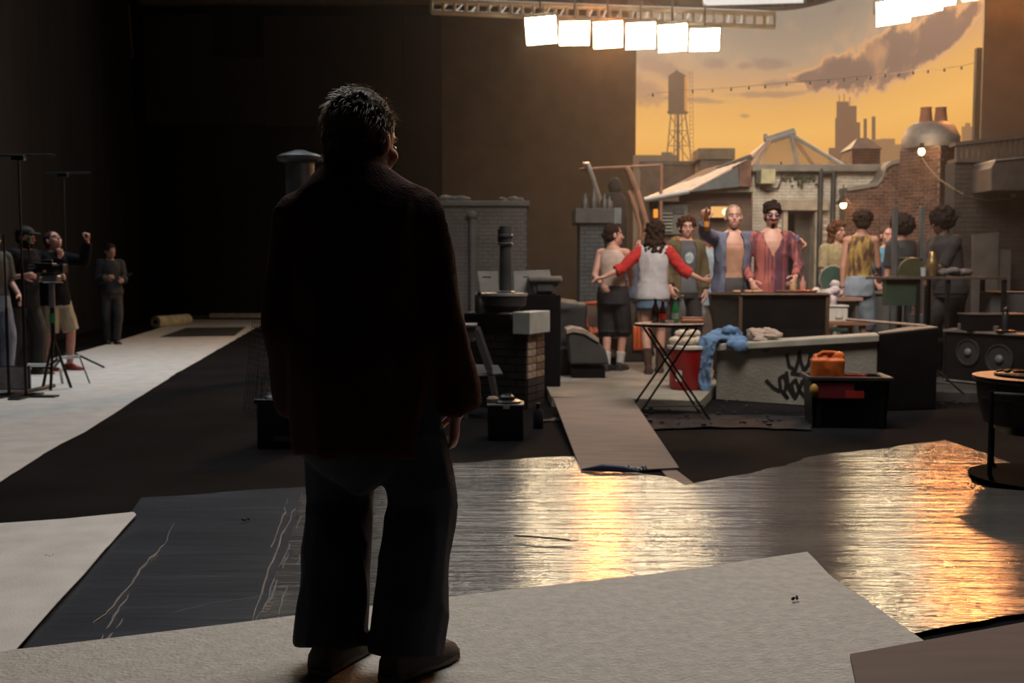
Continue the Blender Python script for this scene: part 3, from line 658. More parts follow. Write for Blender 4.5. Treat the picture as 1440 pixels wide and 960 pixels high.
# small litter
rnd = random.Random(11)
for i, (x, y, lab) in enumerate(((70, 783, 'dark leaf scrap on the pale felt sheet at left'), (346, 731, 'dark leaf scrap on the dark plastic sheet'), (1116, 842, 'tiny twig on the worn felt right of centre'))):
    T = MB(); c = gr(x, y, .045 if i == 2 else .024)
    for j in range(4): T.cyl(c+V((rnd.uniform(-.015, .015), rnd.uniform(-.012, .012), 0)), c+V((rnd.uniform(-.02, .02), rnd.uniform(-.02, .02), .006)), .003, .006, 5)
    o = T.build('leaf_scrap', mat('leaf_dark', (.02, .018, .015), .8), smooth=True); tag(o, lab, 'litter')
o = MB().tube([gr(724, 753, .04), gr(760, 755, .043), gr(802, 759, .04)], .004, 6).build('wire_piece', mat('dull_wire', (.10, .09, .08), .5)); tag(o, 'short piece of stiff wire lying on the shiny plastic', 'wire')
# ---------------- thin stage haze filling the far half of the studio
hz_m = bpy.data.materials.new('stage_haze'); hz_m.use_nodes = True; nt = hz_m.node_tree; nt.nodes.clear()
o_ = nt.nodes.new('ShaderNodeOutputMaterial'); v_ = nt.nodes.new('ShaderNodeVolumeScatter');  v_.inputs['Anisotropy'].default_value = .35; v_.inputs[0].default_value = (1, .95, .88, 1)
tc_ = nt.nodes.new('ShaderNodeTexCoord'); sx_ = nt.nodes.new('ShaderNodeSeparateXYZ'); mr_ = nt.nodes.new('ShaderNodeMapRange'); mr_.interpolation_type = 'SMOOTHSTEP'
nt.links.new(tc_.outputs['Object'], sx_.inputs[0]); nt.links.new(sx_.outputs[0], mr_.inputs[0]); mr_.inputs[1].default_value = -4.0; mr_.inputs[2].default_value = 3.5; mr_.inputs[4].default_value = .0042
nt.links.new(mr_.outputs[0], v_.inputs['Density']); nt.links.new(v_.outputs[0], o_.inputs['Volume'])
o = MB().box((3.6, 17.7, 5.2), (15.6, 20, 10.2)).build('haze', hz_m); o['kind'] = 'stuff'; tag(o, 'thin warm haze hanging in the far half of the studio', 'haze')
# ================================================================== SET
m_blk_ = mat('interior_black', (.01, .008, .007), .9)
Z0 = HP
pf = [gr(775, 557, HP), gr(888, 560, HP), gr(985, 563, HP), V((2.05, 9.95, HP)), V((3.6, 9.55, HP)), V((3.75, 9.5, HP)), V((3.9, 15.0, HP)), V((5.6, 15.0, HP)), V((7.5, 19.0, HP)), V((1.0, 19.0, HP)), V((.3, 14.0, HP)), V((.33, 10.6, HP))]
m_conc = mat('pale_worn_concrete', (.30, .265, .215), .85, var=.35, vs=1.6, bump=.25, bs=30, spec=.3, col2=(.36, .33, .27))
m_slab = mat('concrete_side', (.16, .15, .13), .9, var=.3)
o = MB().prism([(p.x, p.y, 0) for p in pf], (0, 0, HP)).build('rooftop_deck', m_conc, bevel=.006); tag(o, 'raised pale concrete deck carrying the rooftop film set', 'platform')
o = MB().prism([(3.76, 9.5, 0), (4.3, 9.3, 0), (8.6, 8.95, 0), (8.6, 16.2, 0), (5.62, 15.0, 0), (3.91, 15.0, 0)], (0, 0, HP)).build('dark_deck', mat('dark_grey_deck', (.045, .043, .042), .85, var=.4, vs=2), bevel=.006); tag(o, 'dark grey raised deck under the speaker cabinet and long table', 'platform')
o = sheet([gr(905, 606), gr(1010, 603), gr(1140, 606), gr(1140, 588), gr(1000, 585), gr(890, 584)], .006, mat('dark_rubble_mat', (.016, .016, .018), .85, var=.6, vs=6, bump=.5, spec=.2), 'debris_mat', .12, .012, (5, 5), edge=.08); tag(o, 'dark debris-strewn mat on the floor in front of the graffiti wall', 'mat')
m_brick_red = mat('red_brown_brick', (.105, .052, .037), .85, var=.45, vs=7, spec=.2)
m_brick_white = mat('whitewashed_brick', (.46, .41, .33), .85, var=.18, vs=5, spec=.2, col2=(.60, .55, .46))
m_brick_dark = mat('charcoal_brick', (.035, .035, .037), .85, var=.3, vs=5, spec=.2)
m_mortar = mat('brown_mortar', (.20, .15, .115), .95, var=.2); m_mort_w = mat('pale_mortar', (.27, .23, .18), .95); m_mort_d = mat('dark_mortar', (.02, .02, .021), .95)
m_brick_mix = mat('tan_brick', (.17, .12, .08), .85, var=.5, vs=5)
def brickface(m_, p0, p1, z0, z1, bl, bh, d=.012, gap=.010, hole=None, top=None):
    p0, p1 = V(p0), V(p1); L = (p1-p0).length; u = (p1-p0).normalized(); n = V((u.y, -u.x, 0)); r = 0; z = z0
    while z+bh*.6 < z1:
        x = -(bl/2 if r % 2 else 0)
        while x < L:
            a, b = max(x, 0)+gap/2, min(x+bl, L)-gap/2
            if b-a > gap*2 and not (hole and hole[0] < (a+b)/2 < hole[1] and hole[2] < z+bh/2 < hole[3]) and not (top and z+bh > top((a+b)/2)):
                q = d*random.uniform(.6, 1.3); A = p0+u*a; B = p0+u*b; h = min(z+bh-gap, z1)
                vs_ = [A+V((0, 0, z)), B+V((0, 0, z)), B+V((0, 0, h)), A+V((0, 0, h))]; vs_ = [V((v.x, v.y, v.z if v.z > 5 else v.z)) for v in vs_]
                m_.add(vs_+[v+n*q for v in vs_], [(4, 5, 6, 7), (0, 1, 5, 4), (1, 2, 6, 5), (2, 3, 7, 6), (3, 0, 4, 7)])
            x += bl
        z += bh; r += 1
    return m_
def wx(px, Y): return at(px, 400, Y).x
def wz(py, Y): return at(720, py, Y).z
# ---- main whitewashed building with the doorway
YB_ = 15.6
T = thing('rooftop_stairhouse', 'whitewashed brick stairhouse with a dark doorway and glass roof lantern', 'building', (0, 0, 0))
xl, xr = wx(1056, YB_), wx(1243, YB_); zt = wz(241, YB_); dx0, dx1 = wx(1104, YB_), wx(1143, YB_); dz = wz(297, YB_)
b = MB(); b.box(((xl+dx0)/2, YB_+.6, (Z0+zt)/2), (dx0-xl, 1.2, zt-Z0)); b.box(((dx1+xr)/2, YB_+.6, (Z0+zt)/2), (xr-dx1, 1.2, zt-Z0)); b.box(((dx0+dx1)/2, YB_+.6, (dz+zt)/2), (dx1-dx0, 1.2, zt-dz))
b.build('wall', m_mort_w, T)
brickface(MB(), (xl, YB_, 0), (xr, YB_, 0), Z0, zt, .13, .05, .010, .007, hole=(dx0-xl-.12, dx1-xl+.14, 0, dz+.18)).build('brickwork', m_brick_white, T, stuff=True)
MB().box(((xl+xr)/2, YB_+.5, zt+.04), (xr-xl+.08, 1.3, .11)).build('coping', mat('grey_coping', (.17, .155, .13), .7), T, bevel=.012)
MB().box(((dx0+dx1)/2-.02, YB_-.03, dz+.09), (dx1-dx0+.42, .16, .17)).build('lintel', mat('stone_lintel', (.30, .255, .19), .85, var=.25, vs=8), T, bevel=.01)
MB().box(((dx0+dx1)/2, YB_+.9, (Z0+dz)/2), (dx1-dx0+.1, .05, dz-Z0+.1)).build('dark_interior', m_blk_, T)
D = MB().box(((dx0+dx1)/2+.1, YB_+.25, (Z0+dz)/2), (dx1-dx0-.2, .05, dz-Z0)); D.build('door', mat('dark_brown_door', (.06, .045, .036), .6), T, bevel=.006)
MB().box((dx1+.03, YB_-.02, (Z0+dz)/2), (.07, .1, dz-Z0)).build('door_frame', mat('door_frame_stone', (.30, .25, .18), .8), T); MB().box((dx0-.03, YB_-.02, (Z0+dz)/2), (.07, .1, dz-Z0)).build('door_frame', mat('door_frame_stone', (.3, .25, .18), .8), T)
# pipes
m_pipe = mat('dark_iron_pipe', (.045, .045, .045), .5, metal=.4)
for px, y0 in ((1151, 238), (1169, 243)):
    x = wx(px, YB_-.12); MB().cyl((x, YB_-.12, Z0), (x, YB_-.12, wz(y0, YB_)), .038, seg=10).build('downpipe', m_pipe, T, smooth=True)
x0, x1 = wx(1150, YB_-.12), wx(1169, YB_-.12); MB().cyl((x0, YB_-.12, wz(244, YB_)), (x1, YB_-.12, wz(244, YB_)), .03, seg=8).build('pipe_bridge', m_pipe, T)
# junction box and cable
x = wx(1076, YB_-.15); E = MB().box((x, YB_-.14, wz(250, YB_)), (.22, .2, .22)).build('junction_box', mat('cream_metal', (.42, .38, .22), .6), T, bevel=.01)
MB().box((x-.14, YB_-.1, wz(250, YB_)), (.05, .12, .2)).build('bracket', m_pipe, T)
MB().tube([(wx(1096, YB_-.1), YB_-.06, wz(228, YB_)), (wx(1098, YB_-.1), YB_-.06, wz(250, YB_)), (wx(1093, YB_-.1), YB_-.06, wz(264, YB_)), (wx(1078, YB_-.1), YB_-.06, wz(269, YB_)), (wx(1068, YB_-.1), YB_-.06, wz(264, YB_))], .014, 6).build('cable', m_pipe, T, smooth=True)
# ivy hanging
iv = MB(); rnd = random.Random(3)
for i in range(90):
    px = rnd.gauss(1128, 12); py = 241+abs(rnd.gauss(0, 9)); p = at(px, py, YB_-.06); q = V((rnd.uniform(-1, 1), -.2, rnd.uniform(-1, 1))).normalized()*.035; r = V((q.z, 0, -q.x))*.6
    iv.add([p-q, p+r, p+q, p-r, p+V((0, -.01, 0))], [(0, 1, 4), (1, 2, 4), (2, 3, 4), (3, 0, 4)])
iv.build('ivy_leaves', mat('dull_leaf', (.035, .045, .02), .7), T, stuff=True)
# pyramid glass lantern
LT = thing('glass_roof_lantern', 'pyramid glass roof lantern with pale glazing bars on the stairhouse', 'skylight', (0, 0, 0))
Yf, Yr = 15.9, 17.4; zb_ = zt+.12; bl_ = [V((wx(1040, Yf), Yf, zb_)), V((wx(1183, Yf), Yf, zb_)), V((wx(1183, Yf)+.1, Yr, zb_)), V((wx(1040, Yf)+.1, Yr, zb_))]
ap = [V((at(1083, 195, 16.5).x, 16.5, at(1083, 197, 16.5).z)), V((at(1112, 188, 16.5).x, 16.5, at(1112, 189, 16.5).z))]
m_glass = mat('hazy_glass', (.42, .30, .18), .2, var=.15, alpha=.55, spec=.8); m_bar = mat('pale_zinc', (.28, .28, .27), .5, metal=.2, var=.15)
g = MB(); g.add(bl_+ap, [(0, 1, 5, 4), (1, 2, 5), (2, 3, 4, 5), (3, 0, 4)]); g.build('glass', m_glass, LT)
MB().prism([bl_[0], bl_[1], bl_[2], bl_[3]], (0, 0, -.06)).build('curb', m_bar, LT)
for a_, b_ in ((bl_[0], ap[0]), (bl_[0].lerp(bl_[1], .16), ap[0]), (bl_[0].lerp(bl_[1], .55), ap[1]), (bl_[1], ap[1]), (bl_[0].lerp(bl_[1], .08), ap[0]), (bl_[2], ap[1]), (bl_[3], ap[0])): MB().cyl(a_, b_, .035, seg=6).build('glazing_bar', m_bar, LT)
MB().cyl(ap[0]+V((-.08, 0, -.02)), ap[1]+V((.06, 0, .04)), .07, seg=10).build('ridge_cap', m_bar, LT, smooth=True); MB().cyl(ap[0]+V((-.08, 0, 0)), ap[0]+V((-.08, 0, .1)), .03, seg=8).build('finial', m_bar, LT)
# ---- lower brown hut with lean-to glass
HT = thing('brown_hut', 'brown brick hut with a sloping pale glazed lean-to roof left of the stairhouse', 'building', (0, 0, 0)); YH = 15.0
hx0, hx1 = wx(912, YH), wx(1055, YH); hz = wz(283, YH)
m_hut = mat('brown_painted_brick', (.10, .062, .045), .85, var=.2, vs=6)
MB().box(((hx0+hx1)/2, YH+.6, (Z0+hz)/2), (hx1-hx0, 1.2, hz-Z0)).build('wall', m_mortar, HT)
MB().box(((wx(966, YH)+hx1)/2, YH+.4, (hz+wz(266, YH))/2), (hx1-wx(966, YH), .8, wz(266, YH)-hz)).build('upper_wall', m_hut, HT)
brickface(MB(), (hx0, YH, 0), (hx1, YH, 0), Z0, hz, .14, .055, .008, .006).build('brickwork', m_hut, HT, stuff=True)
e = [at(905, 283, YH-.25), at(1057, 266, YH-.1)]; ridge = [at(1005, 241, YH+1.0), at(1050, 222, YH+1.0)]
MB().hexa([at(903, 286, YH-.3), at(965, 274, YH-.3), at(1010, 270, YH+1), at(930, 276, YH+1)], [at(903, 283, YH-.3), at(965, 270, YH-.3), at(1012, 232, YH+1.0), at(990, 238, YH+1.0)]).build('roof_base', m_hut, HT)
q = [at(906, 281, YH-.32), at(968, 269, YH-.32), at(1052, 225, YH+.9), at(1003, 241, YH+.9)]
for i in range(5):
    t0, t1_ = i/5+.012, (i+1)/5-.012
    MB().prism([q[0].lerp(q[1], t0), q[0].lerp(q[1], t1_), q[3].lerp(q[2], t1_), q[3].lerp(q[2], t0)], (0, 0, -.02)).build('roof_pane', mat('milky_roof_glass', (.42, .39, .35), .35, var=.1, spec=.7), HT)
for i in range(6):
    t = i/5; MB().cyl(q[0].lerp(q[1], t), q[3].lerp(q[2], t), .028, seg=6).build('roof_bar', m_bar, HT)
MB().cyl(q[3], q[2]+V((.05, 0, .05)), .05, seg=8).build('roof_ridge', mat('dark_lead', (.05, .045, .04), .7), HT); MB().cyl(q[0], q[1], .04, seg=8).build('gutter', m_bar, HT)
MB().prism([at(968, 270, YH-.3), at(1040, 262, YH-.3), at(1042, 232, YH-.1)], (0, .1, 0)).build('side_glazing', mat('dark_glass', (.07, .08, .08), .2, spec=.8), HT)
MB().prism([at(1040, 262, YH-.28), at(1056, 262, YH-.28), at(1056, 222, YH-.2), at(1040, 230, YH-.2)], (0, .5, 0)).build('gable_pier', m_brick_red, HT)
MB().box(((wx(966, YH)+hx1)/2, YH-.08, wz(268, YH)), (hx1-wx(966, YH), .2, .07)).build('fascia', mat('pale_fascia', (.26, .22, .17), .7), HT, bevel=.005)
# louvred window on hut
wxa, wxb = wx(924, YH-.1), wx(966, YH-.1); F = MB(); za, zb2 = wz(330, YH), wz(288, YH)
fr_ = F.box(((wxa+wxb)/2, YH-.06, (za+zb2)/2), (wxb-wxa, .06, zb2-za)).build('window', mat('grey_green_frame', (.10, .10, .085), .7), HT, bevel=.005)
for i in range(6): MB().box((wxa+.12, YH-.11, za+.06+i*.05), (.19, .03, .02)).build('slat', mat('pale_slat', (.24, .24, .2), .6), fr_)
MB().box((wxb-.14, YH-.10, zb2-.1), (.17, .02, .07)).build('pane', m_pipe, fr_)
# wall lights
for (px, py, w_, h_, lab) in ((1012, 298, 24, 15, 'lit rectangular cream lamp on the hut wall behind the raised bottle'), (922, 300, 6, 12, 'small lit amber lamp at the left corner of the hut')):
    Y = YH-.14; c = at(px, py, Y); L_ = thing('wall_light', lab, 'lamp', c)
    MB().box((0, .04, 0), (w_*Y/FPX*1.1, .05, h_*Y/FPX*1.15)).build('housing', m_pipe, L_, bevel=.004)
    MB().box((0, 0, 0), (w_*Y/FPX, .05, h_*Y/FPX)).build('shade', emis('lit_shade_%d' % px, srgb(235, 175, 105) if px > 950 else srgb(240, 150, 60), 1.1), L_, bevel=.01)
    if px > 950: MB().ell((.08, -.03, 0), (.05, .02, .05)).build('bulb', emis('bulb_soft', (1, .8, .45), 2.2), L_)
# ventilation box on the roof behind
V_ = thing('roof_vent_box', 'square concrete vent box on the roof behind the hut', 'vent', (0, 0, 0)); Yv = 17.5
c0, c1_ = at(982, 224, Yv), at(1034, 208, Yv); MB().box(((c0.x+c1_.x)/2, Yv+.3, (c0.z+c1_.z)/2), (c1_.x-c0.x, .6, c1_.z-c0.z)).build('cap', mat('grey_render', (.20, .17, .12), .8), V_, bevel=.01)
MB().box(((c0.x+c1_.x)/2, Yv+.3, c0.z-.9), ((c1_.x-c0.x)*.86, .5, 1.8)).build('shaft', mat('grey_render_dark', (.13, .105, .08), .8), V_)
# back parapet between
bp_ = thing('rear_parapet', 'low brown parapet wall behind the hut with stepped ends', 'wall', (0, 0, 0)); Yp = 18.4
for (a, b_, c_) in ((902, 985, 232), (1150, 1245, 236)):
    A, B = at(a, c_, Yp), at(b_, c_, Yp); MB().box(((A.x+B.x)/2, Yp+.1, (A.z+Z0)/2), (B.x-A.x, .25, A.z-Z0)).build('wall_section', m_mortar, bp_); MB().box(((A.x+B.x)/2, Yp+.1, A.z+.03), (B.x-A.x+.05, .32, .07)).build('coping', mat('grey_coping', (.17, .155, .13), .7), bp_)
# small chimney behind
sc_ = thing('small_brick_chimney', 'small brick chimney with a pale metal hood below the skyscraper', 'chimney', (0, 0, 0)); Yc = 17.6
A, B = at(1198, 232, Yc), at(1238, 209, Yc); MB().box(((A.x+B.x)/2, Yc+.3, (A.z+B.z)/2-.4), (B.x-A.x, .6, B.z-A.z+.8)).build('stack', m_mortar, sc_); MB().box(((A.x+B.x)/2, Yc+.3, (A.z+Z0)/2), (B.x-A.x-.1, .5, A.z-Z0)).build('shaft', m_mort_d, sc_)
brickface(MB(), (A.x, Yc, 0), (B.x, Yc, 0), A.z-.8, B.z, .13, .05).build('brickwork', m_brick_red, sc_, stuff=True)
MB().hexa([V((A.x-.03, Yc-.03, B.z)), V((B.x+.03, Yc-.03, B.z)), V((B.x+.03, Yc+.6, B.z)), V((A.x-.03, Yc+.6, B.z))], [V((A.x+.12, Yc+.1, B.z+.2)), V((A.x+.3, Yc+.1, B.z+.2)), V((B.x-.1, Yc+.4, B.z+.1)), V((A.x+.1, Yc+.4, B.z+.12))]).build('hood', m_bar, sc_)
# ---- red brick wall with swept coping, right of stairhouse
Yw = 15.2; RW = thing('red_brick_wall', 'red-brown brick wall with a swept grey coping beside the round-topped chimney', 'wall', (0, 0, 0))
cop = [(1190, 268), (1215, 264), (1232, 261), (1240, 252), (1244, 238), (1252, 231), (1270, 228)]
cp = [at(x, y, Yw) for x, y in cop]; x0_, x1_ = cp[0].x, cp[-1].x
b = MB(); b.prism([V((x0_, Yw, Z0))]+cp+[V((x1_, Yw, Z0))][::1], (0, .3, 0)); b.build('wall', m_mortar, RW)
def topf(d_):
    x = x0_+d_
    for a, b_ in zip(cp, cp[1:]):
        if a.x <= x <= b_.x: return a.z+(b_.z-a.z)*(x-a.x)/(b_.x-a.x)
    return cp[-1].z
brickface(MB(), (x0_, Yw, 0), (x1_, Yw, 0), Z0, 3.2, .12, .052, .010, .014, top=topf).build('brickwork', m_brick_red, RW, stuff=True)
MB().rings([[c+V((0, y, z)) for y, z in ((-.05, -.01), (-.05, .05), (.34, .05), (.34, -.01))] for c in cp]).build('coping', mat('grey_coping', (.17, .155, .13), .7), RW)
# ---- big chimney (square stack turned 45 degrees, domed hood, two pots)
Yk = 14.6; ck = at(1303, 400, Yk+.42); CH = thing('brick_chimney', 'tall brick chimney with a domed lead hood and two clay pots', 'chimney', (ck.x, Yk+.42, Z0)); ztop = wz(208, Yk+.3)-Z0
a_ = math.radians(40); hs_ = .31
cs_ = [V((sx*hs_, sy*hs_, 0)) for sx, sy in ((-1, -1), (1, -1), (1, 1), (-1, 1))]; Rm = Matrix.Rotation(a_, 3, 'Z'); cs_ = [Rm @ c for c in cs_]
MB().prism(cs_, (0, 0, ztop)).build('stack', m_mortar, CH)
bm_ = MB()
for i in range(4):
    if i in (0, 3): brickface(bm_, cs_[i], cs_[(i+1) % 4], .0, ztop, .12, .052, .012, .014)
bm_.build('brickwork', m_brick_red, CH, stuff=True)
m_lead = mat('weathered_lead', (.20, .18, .16), .6, metal=.15, var=.3, vs=5)
hd = MB().lathe([(.40, ztop), (.41, ztop+.02), (.41, ztop+.16), (.39, ztop+.20), (.33, ztop+.32), (.24, ztop+.38), (.05, ztop+.41)], seg=28).build('hood', m_lead, CH, smooth=True)
m_clay = mat('terracotta', (.24, .10, .055), .8, var=.3)
for x in (-.10, .12): MB().lathe([(.10, ztop+.36), (.075, ztop+.58), (.085, ztop+.60), (.06, ztop+.60), (.055, ztop+.45)], (x, -.05, 0), 18).build('clay_pot', m_clay, CH, smooth=True)
# ---- dark right side walls
DW = thing('dark_side_wall', 'dark painted brick wall with a slatted parapet at the right edge of the set', 'wall', (0, 0, 0)); Yd = 13.6
xa, xb = wx(1338, Yd), wx(1500, Yd); zc = wz(228, Yd)
MB().box(((xa+xb)/2, Yd+.15, (Z0+zc)/2), (xb-xa, .3, zc-Z0)).build('wall', m_mort_d, DW)
brickface(MB(), (xa, Yd, 0), (xb, Yd, 0), Z0, zc, .16, .065, .008, .008).build('brickwork', mat('umber_brick', (.035, .027, .022), .85, var=.3), DW, stuff=True)
m_umb = mat('dark_umber_wood', (.06, .045, .035), .8)
MB().box(((xa+xb)/2, Yd+.1, zc+.02), (xb-xa, .3, .05)).build('parapet_rail', m_umb, DW); MB().prism([V((xa, Yd, zc+.22)), V((xb, Yd, zc+.40)), V((xb, Yd, zc+.45)), V((xa, Yd, zc+.27))], (0, .2, 0)).build('parapet_rail', m_umb, DW)
for i in range(20):
    x = xa+.05+i*(xb-xa-.1)/19; MB().box((x, Yd+.05, zc+.13+.085*i/19), (.05, .06, .24+.17*i/19)).build('parapet_slat', m_umb, DW)
X_ = thing('wall_cabinet', 'dark metal cabinet with a sloping top mounted on the right dark wall', 'cabinet', (0, 0, 0)); Yx = 12.9
p = [at(1394, 268, Yx), at(1460, 268, Yx), at(1460, 220, Yx), at(1400, 226, Yx), at(1394, 236, Yx)]; MB().prism(p, (0, .55, 0)).build('body', mat('dark_cabinet', (.05, .042, .038), .5), X_, bevel=.01)
o = MB().prism([at(1400, 226, Yx-.02), at(1460, 220, Yx-.02), at(1460, 218, Yx), at(1400, 224, Yx)], (0, .6, 0)).build('lid', mat('grey_lid', (.12, .11, .10), .4), X_)
for i, (poly_, lab) in enumerate((([(1366, 392), (1402, 392), (1405, 326), (1368, 330)], 'large dark panel leaning on the right dark wall'), ([(1402, 392), (1420, 392), (1422, 352), (1404, 350)], 'small dark board leaning beside the large panel'))):
    o = MB().prism([at(x, y+90 if k < 2 else y, 12.9 if k < 2 else 13.3) for k, (x, y) in enumerate(poly_)], (0, .04, 0)).build('leaning_board', mat('dark_board', (.05, .043, .038), .6), bevel=.004); tag(o, lab, 'panel')
o = MB().box((at(1374, 130, 18.6).x, 18.6, (at(1374, 68, 18.6).z+0)/2), (.10, .1, at(1374, 68, 18.6).z)).build('drape_post', m_drape2); tag(o, 'upright post at the right edge of the backdrop', 'post')
# ---- left brick chimney block and pillar (dark)
B1 = thing('grey_chimney_block', 'wide charcoal brick chimney block standing before the back drape', 'chimney', (0, 0, 0)); Y1 = 15.0
xa, xb, zt1 = wx(621, Y1), wx(741, Y1), wz(290, Y1)
m_bd = mat('slate_brick', (.10, .097, .095), .85, var=.2, vs=4); m_md = mat('slate_mortar', (.06, .058, .057), .9)
MB().box(((xa+xb)/2, Y1+.4, zt1/2), (xb-xa, .8, zt1)).build('stack', m_md, B1)
brickface(MB(), (xa, Y1, 0), (xb, Y1, 0), 0, zt1, .14, .058, .006, .008).build('brickwork', m_bd, B1, stuff=True)
MB().box(((xa+xb)/2, Y1+.4, zt1+.04), (xb-xa+.08, .9, .08)).build('coping', m_bd, B1, bevel=.015)
rg = MB()
for px, r in ((627, .09), (638, .07), (648, .08), (656, .06), (708, .06), (722, .07), (732, .05)): rg.ell((wx(px, Y1), Y1+.1, zt1+.09+r*.2), (r*1.3, r, r*.7))
me_ = remesh(rg, .02, 2); ruffle(me_, .02, (20, 20, 20)); link('draped_rags', me_, m_bd, B1)['kind'] = 'stuff'
MB().cyl((wx(665, Y1), Y1-.07, .3), (wx(665, Y1), Y1-.07, wz(306, Y1)), .045, seg=10).build('downpipe', m_bd, B1, smooth=True); MB().ell((wx(665, Y1), Y1-.07, wz(303, Y1)), (.08, .07, .07)).build('pipe_cowl', m_bd, B1, smooth=True)
B2 = thing('brick_pillar', 'charcoal brick pillar with a heavy cap behind the person in the tank top', 'pillar', (0, 0, 0)); Y2 = 14.2
xa, xb, zt2 = wx(815, Y2), wx(866, Y2), wz(314, Y2)
MB().box(((xa+xb)/2, Y2+.3, zt2/2), (xb-xa, .6, zt2)).build('stack', m_mort_d, B2); brickface(MB(), (xa, Y2, 0), (xb, Y2, 0), Z0, zt2, .14, .058, .006, .008).build('brickwork', mat('slate_brick_blue', (.065, .07, .072), .85, var=.2), B2, stuff=True)
zc2 = wz(293, Y2); MB().box(((xa+xb)/2, Y2+.3, (zt2+zc2)/2), (xb-xa+.14, .74, zc2-zt2)).build('cap', mat('cap_dark', (.07, .068, .065), .8), B2, bevel=.01)
xq = wx(868, Y2-.08); MB().box((xq, Y2+.25, (zt2+zc2)/2), (.10, .66, zc2-zt2+.01)).build('cap_corner', mat('blue_grey_paint', (.13, .15, .15), .7), B2)
# figures / stones on pillar: bottles cluster
for i, (px, h) in enumerate(((822, .22), (834, .30), (849, .22), (856, .18))):
    o = MB().lathe([(.05, zc2), (.055, zc2+h*.5), (.02, zc2+h*.75), (.02, zc2+h)], (wx(px, Y2+.1), Y2+.1, 0), 12).build('dark_jar', mat('dull_jar', (.07, .065, .06), .5), smooth=True); tag(o, ['leftmost dull jar on the pillar cap', 'tall dull jar second on the pillar cap', 'third dull jar on the pillar cap', 'rightmost short dull jar on the pillar cap'][i], 'jar', 'jars on the pillar')
o = MB().ell((wx(864, 15.3), 15.3, wz(262, 15.3)), (.11, .12, .14)).cap((wx(864, 15.3), 15.3, wz(285, 15.3)), (wx(864, 15.3), 15.3, Z0+.02), .18, .2, e1=False).build('covered_statue', mat('dim_cloth', (.04, .032, .026), .9), smooth=True); tag(o, 'dim shrouded roof ornament behind the pillar', 'ornament')
# ladder rails curved
for i, pts in enumerate(([(820, 232), (826, 231), (830, 242), (846, 290)], [(880, 236), (884, 240), (896, 270), (909, 312), (907, 330)], [(884, 268), (892, 290), (900, 318)])):
    o = MB().tube([at(x, y, 14.6) for x, y in pts]+[V((at(*pts[-1], 14.6).x, 14.6, Z0))], .045 if i < 2 else .03, 8).build('fire_escape_rail', mat('pale_tube', (.18, .16, .14), .4, metal=.3) if i == 0 else mat('rusty_tube', (.24, .12, .07), .6), smooth=True)
    tag(o, ['pale bent handrail rising from the pillar', 'rusty bent handrail right of the pillar', 'thin rusty rail between the pillar and the hut'][i], 'handrail')
o = MB().cyl(at(815, 238, 14.7), at(930, 232, 14.7), .02, seg=8).build('horizontal_rail', mat('rusty_tube', (.24, .12, .07), .6)); tag(o, 'thin horizontal rail running behind the handrails', 'rail')
o = MB().cyl(V((at(930, 232, 14.7).x, 14.7, Z0)), at(930, 230, 14.7), .025, seg=8).build('rail_post', mat('rusty_tube', (.24, .12, .07), .6)); tag(o, 'rusty post at the right end of the thin rail', 'post')
# ================================================================== PROPS
m_blk = mat('black_painted_wood', (.008, .008, .009), .8, var=.2, spec=.06); m_blkp = mat('black_plastic', (.012, .012, .013), .4, var=.1); m_blkm = mat('black_metal', (.02, .02, .02), .4, metal=.5)
m_pale = mat('pale_grey_paint', (.36, .40, .38), .7, var=.15, vs=8); m_gry = mat('mid_grey_paint', (.085, .085, .085), .7, var=.15); m_wht = mat('white_plastic', (.55, .53, .48), .5, var=.05)
# string lights across the backdrop
T = thing('string_lights', 'thin string of small dark bulbs strung high in front of the sunset', 'string lights', (0, 0, 0))
pts = [(905, 139), (918, 134), (974, 129), (1002, 128), (1028, 126), (1053, 124), (1076, 122), (1106, 119), (1139, 117), (1165, 115), (1187, 113), (1205, 111), (1224, 110), (1245, 107), (1264, 106), (1284, 103), (1305, 101), (1328, 99), (1352, 96), (1374, 90)]
MB().tube([at(x, y-3, 17.4) for x, y in pts], .004, 5).build('wire', m_blkm, T)
for x, y in pts[1:-1]:
    c = at(x, y, 17.4); MB().ell(c, (.02, .02, .025), seg=10, nr=6).cyl(c+V((0, 0, .015)), c+V((0, 0, .04)), .010, seg=8).build('bulb', mat('unlit_bulb', (.05, .035, .03), .3), T, smooth=True)
# glowing bulbs
def bulb(px, py, Y, lab, shade, pw):
    c = at(px, py, Y); T = thing('bulb_light', lab, 'lamp', c)
    MB().ell((0, 0, 0), (.045, .045, .055), seg=14).build('bulb', emis('bulb_glow', (1, .62, .26), 16), T, smooth=True)
    MB().cyl((0, 0, .04), (0, 0, .12), .028, seg=10).build('socket', m_blkm, T)
    if shade:
        MB().lathe([(.03, .11), (.05, .10), (.12, .02), (.115, .015), (.045, .09), (.03, .10)], seg=18).build('shade', m_pipe, T, smooth=True); MB().tube([(0, 0, .12), (0, .0, .25), (.03, .1, .3)], .012, 6).build('bracket', m_pipe, T)
    else:
        cg = MB()
        for i in range(6):
            t = i*PI/3; cg.tube([(.03*math.cos(t), .03*math.sin(t), .05), (.07*math.cos(t), .07*math.sin(t), 0), (.03*math.cos(t), .03*math.sin(t), -.08)], .005, 5)
        cg.build('guard', m_pipe, T)
    l = bpy.data.lights.new('bulb_light', 'POINT'); l.energy = pw; l.color = (1, .6, .3); l.shadow_soft_size = .05
    o = bpy.data.objects.new('lamp_source', l); COL.objects.link(o); o.parent = T; o.location = (0, -.14, -.02)
bulb(1296, 213, 14.55, 'glowing bulb on the big brick chimney', False, 4)
bulb(1186, 288, 15.0, 'glowing shaded bulb near the swept brick wall', True, 4)
